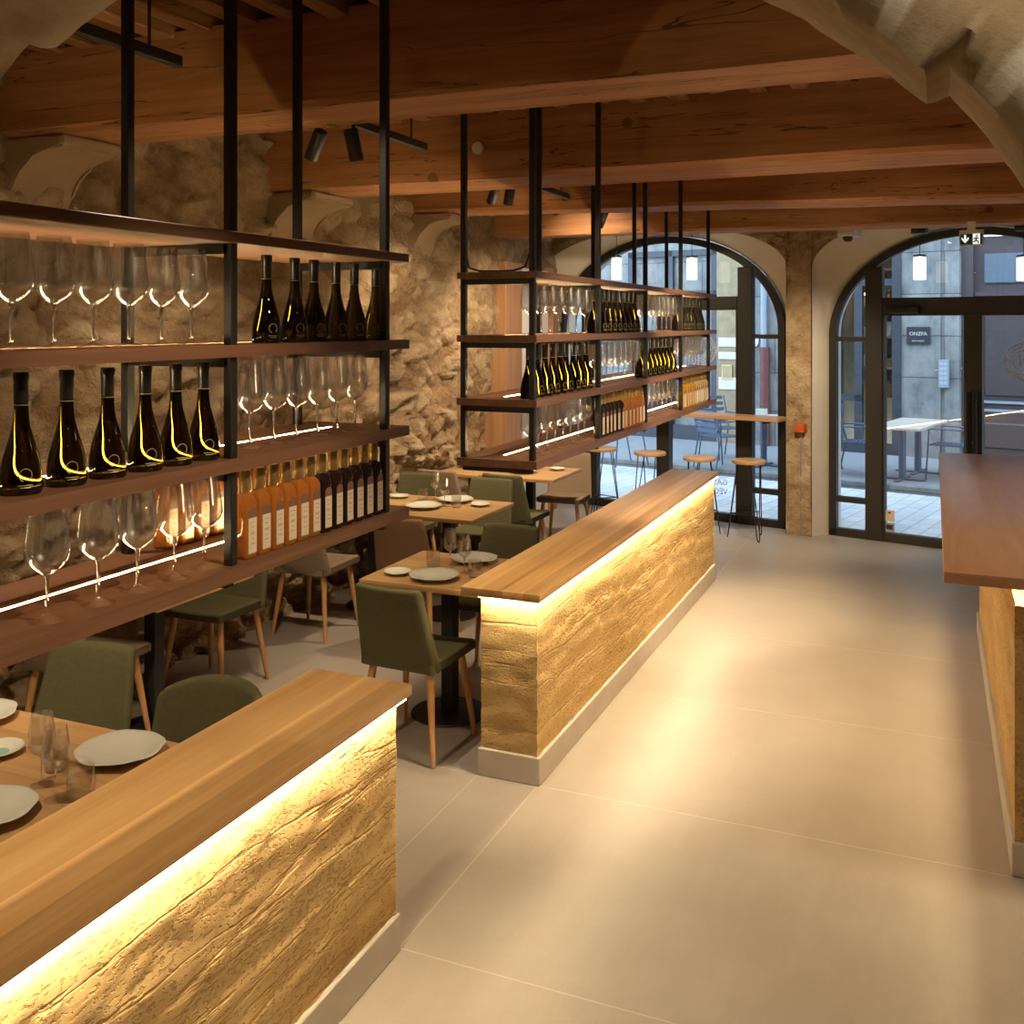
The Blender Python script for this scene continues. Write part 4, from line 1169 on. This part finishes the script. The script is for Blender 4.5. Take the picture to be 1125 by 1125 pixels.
# shop window with lit shelves
sf = MB(); sf.box(-2.95, -1.92, BN - .02, BN + .1, .0, .22); sf.box(-2.05, -1.92, BN - .05, BN + .08, 0, 3.75); sf.box(-2.62, -2.5, BN - .03, BN + .08, .2, 3.75); sf.box(-2.95, -2.86, BN - .03, BN + .08, .2, 3.75); sf.box(-2.95, -1.92, BN - .03, BN + .08, 2.62, 2.72); sf.box(-2.95, -1.92, BN - .03, BN + .08, 3.65, 3.75); sf.box(-2.95, -2.5, BN - .03, BN + .08, .85, .95)
sf.obj('shopfront_frame', 'darkfront', bd, 0)
rm = MB(); rm.box(-2.95, -1.92, BN + 1.5, BN + 1.55, 0, 3.75); rm.box(-3.0, -2.95, BN, BN + 1.5, 0, 3.75); rm.box(-1.92, -1.87, BN + .5, BN + 1.5, 0, 3.75); rm.box(-2.95, -1.92, BN + .1, BN + 1.5, 3.7, 3.75)
rm.obj('shop_interior', 'ochre', bd, 0)
for z in (.8, 1.3, 1.8, 2.3, 2.9): MB().box(-2.9, -1.95, BN + 1.1, BN + 1.5, z, z + .04).obj('shop_shelf', 'shopw', bd, 0)
rs = random.Random(5)
for z in (.84, 1.34, 1.84, 2.34):
    for k in range(5):
        x = -2.83 + k * .19; r = rs.uniform(.04, .075); h = rs.uniform(.12, .3)
        MB().lathe([(0, 0), (r, 0), (r, h * .75), (r * .6, h * .85), (r * .6, h), (0, h)], (x, BN + 1.25, z), 12).obj('shop_jar', rs.choice(['gold', 'china', 'paper', 'rust', 'shopw']), bd)
MB().box(-2.5, -2.2, BN + .6, BN + .7, 3.4, 3.45).box(-2.8, -2.6, BN + .6, BN + .7, 2.5, 2.53).obj('shop_lamp', 'shoplamp', bd, 0)
MB().box(-2.95, -1.92, BN, BN + .008, .2, 3.7).obj('shop_glass', 'pane', bd, 0)
# second shopfront to the left
sf = MB(); sf.box(-6.6, -4.9, BN - .02, BN + .1, 0, .30); sf.box(-6.6, -6.5, BN - .03, BN + .08, 0, 3.3); sf.box(-5.0, -4.9, BN - .03, BN + .08, 0, 3.3); sf.box(-5.8, -5.72, BN - .03, BN + .08, 0, 3.3); sf.box(-6.6, -4.9, BN - .03, BN + .08, 2.5, 2.6); sf.box(-6.6, -4.9, BN - .03, BN + .08, 3.2, 3.3)
sf.obj('shopfront_frame', 'darkfront', bd, 0)
MB().box(-6.6, -4.9, BN + .05, BN + .09, .3, 3.2).obj('window_blind', 'street', bd, 0)
for z, h in ((1.66, .15), (1.45, .12), (.95, .2)): MB().box(-4.86, -4.55, BN - .045, BN - .03, z, z + h).obj('pinned_notice', 'etch', bd, 0)
pf = MB().box(-4.80, -4.62, BN - .06, BN - .03, 1.12, 1.36).obj('picture_frame', 'gold', bd, 0)
MB().box(-4.78, -4.64, BN - .065, BN - .06, 1.14, 1.34).obj('picture', 'pale', pf, 0)
MB().tube([(-4.04, BN - .07, 1.66), (-4.04, BN - .07, .06)], .075, 12).obj('rain_pipe_shoe', 'rust', bd)
MB().tube([(-4.06, BN - .07, 6), (-4.06, BN - .07, 1.66)], .05, 12).obj('rain_pipe', 'zinc', bd)
tag(MB().lathe([(0, 0), (.12, 0), (.12, .03), (0, .03)], seg=28).xf(Matrix.Rotation(R(90), 4, 'X')).obj('round_sign', 'etch', loc=fw(-4.28, BN - .01, 1.76), rotz=FR), 'small white round sign on the wall left of the red pipe', 'sign')
sg = thing('wall_sign', 'square black wall sign with white lettering on stone pier outside', 'sign', fw(-1.668, BN - .045, 1.741), FR)
MB().box(-.168, .168, -.015, .02, 0, .255, .004, 1).obj('sign_board', 'plate', sg)
text_mesh('ONZFA', .075, sg, 'etch', 'sign_lettering', (0, -.017, .15))
text_mesh('RESTAURANT', .028, sg, 'etch', 'sign_lettering', (0, -.017, .045))
ic = thing('intercom_panel', 'pale metal intercom panel on the pilaster outside', 'intercom', fw(-1.304, BN - .10, 1.106), FR)
MB().box(-.07, .07, -.02, .04, 0, .41, .006, 1).obj('panel', 'zinc', ic)
bt_ = MB()
for r_ in range(5):
    for c_ in range(2): bt_.box(-.05 + c_ * .055, -.005 + c_ * .055, -.024, -.02, .05 + r_ * .07, .095 + r_ * .07)
bt_.obj('call_buttons', 'greyvinyl', ic, 0)

def make_tchair():
    """slatted metal armchair facing +y"""
    t = thing('terrace_chair', '', 'chair')
    se = MB()
    for k in range(7): se.box(-.22, .22, -.2 + k * .06, -.155 + k * .06, .44, .452)
    se.obj('slatted_seat', 'metalchair', t, 0)
    bk = MB()
    for k in range(5):
        z = .50 + k * .085; y = -.235 - (z - .44) * .28; bk.box(-.21, .21, y, y + .012, z, z + .05)
    bk.obj('slatted_back', 'metalchair', t, 0)
    for s in (-1, 1):
        x = s * .235
        MB().tube([(x, .22, 0), (x, .19, .44), (x, .18, .64), (x, .12, .655), (x, -.25, .655)], .011, 8).obj('front_leg', 'metalchair', t, 60)
        MB().tube([(x, -.30, 0), (x, -.21, .44), (x, -.335, .90)], .011, 8).obj('rear_leg', 'metalchair', t, 60)
    return t
TC = make_tchair()
def tch(s, n, rot, label): return put(TC, *fw(s, n)[:2], .06, label, 'terrace chairs across the street', FR + R(rot))
def make_ttable():
    t = thing('terrace_table', '', 'table')
    MB().box(-.30, .30, -.36, .36, .66, .69, .004, 1).obj('tabletop', 'marble', t)
    MB().tube([(0, 0, .015), (0, 0, .66)], .045, 14).obj('pedestal', 'metalchair', t)
    MB().box(-.28, .28, -.03, .03, 0, .02, .004, 1).box(-.03, .03, -.28, .28, 0, .02, .004, 1).obj('cross_foot', 'metalchair', t)
    return t
TT = make_ttable()
def ttb(s, n, label): return put(TT, *fw(s, n)[:2], .06, label, 'terrace tables across the street', FR)
def toS(x, y): return ((x - FO[0]) * .9724 - (y - FO[1]) * .2334, (x - FO[0]) * .2334 + (y - FO[1]) * .9724)
ttb(*toS(-.36, 13.66), 'pale square terrace table seen through the left door leaf, nearer one')
ttb(*toS(-.185, 14.39), 'pale square terrace table behind the other one beyond door')
ttb(*toS(-2.18, 14.25), 'pale square terrace table seen through the side light by the pillar')
tch(*toS(.20, 13.9), 84, 'blue grey slatted terrace chair right of the table beyond door')
tch(*toS(-.87, 13.80), -80, 'blue grey slatted terrace chair left of the table beyond door')
tch(*toS(-2.68, 13.80), -25, 'blue grey slatted terrace chair with arms right of the street post')
tch(*toS(-2.85, 14.85), -120, 'blue grey terrace chair behind another, below the pinned notices')
tch(*toS(-1.50, 14.2), 85, 'blue grey terrace chair right of the table, beside the stone pillar')
tch(*toS(-4.05, 13.6), 150, 'blue grey terrace chair seen below the far rack at left')
x_, y_ = toS(-2.20, 14.2)
mh = thing('menu_holder', 'white table pot with small green plant on the far terrace table', 'pot', fw(x_, y_, .75), FR)
MB().box(-.07, .07, -.05, .05, 0, .11, .006, 1).obj('white_pot', 'etch', mh)
pl = MB()
for k in range(7):
    a = k * .9; pl.tube([(0, 0, .1), (.02 * math.cos(a), .02 * math.sin(a), .15), (.04 * math.cos(a), .04 * math.sin(a), .17 + .01 * (k % 3))], [.004, .006, .002], 5)
pl.obj('plant', 'leaf', mh)
tag(MB().tube([fw(-2.62, 3.35, .06), fw(-2.62, 3.35, 1.1)], .05, 14).obj('street_bollard', 'zinc'), 'grey street post outside, behind the second stool from right', 'post')

# ------------------------------------------------------------------ camera, sky, view
cam = bpy.data.cameras.new('camera'); co = bpy.data.objects.new('camera', cam); C.objects.link(co)
co.location = (0, 0, 2.05); co.rotation_euler = (R(90), 0, R(22.8045))
cam.sensor_width = 36; cam.lens = 1100 / 1125 * 36; cam.shift_y = -(562.5 - 355) / 1125; cam.clip_start = .05
sc = bpy.context.scene; sc.camera = co
w = bpy.data.worlds.new('sky'); sc.world = w; w.use_nodes = True
bg = w.node_tree.nodes['Background']; bg.inputs[0].default_value = (.60, .78, 1.0, 1); bg.inputs[1].default_value = 6.2
sc.view_settings.view_transform = 'Standard'; sc.view_settings.look = 'None'; sc.view_settings.gamma = 1.0; sc.view_settings.use_curve_mapping = False
sc.view_settings.exposure = 0.0
try:
    sc.cycles.transparent_max_bounces = 48; sc.cycles.max_bounces = 10; sc.cycles.diffuse_bounces = 5; sc.cycles.glossy_bounces = 5
    sc.cycles.sample_clamp_indirect = 6.0; sc.cycles.caustics_reflective = False; sc.cycles.caustics_refractive = False
except Exception: pass
seen = {}
for o in C.objects:
    if o.parent is None and 'label' in o.keys():
        seen.setdefault(o['label'], []).append(o.name)
for k, v in seen.items():
    n = len(k.split())
    if len(v) > 1 or n < 4 or n > 16: print('LABEL', k, v, n)
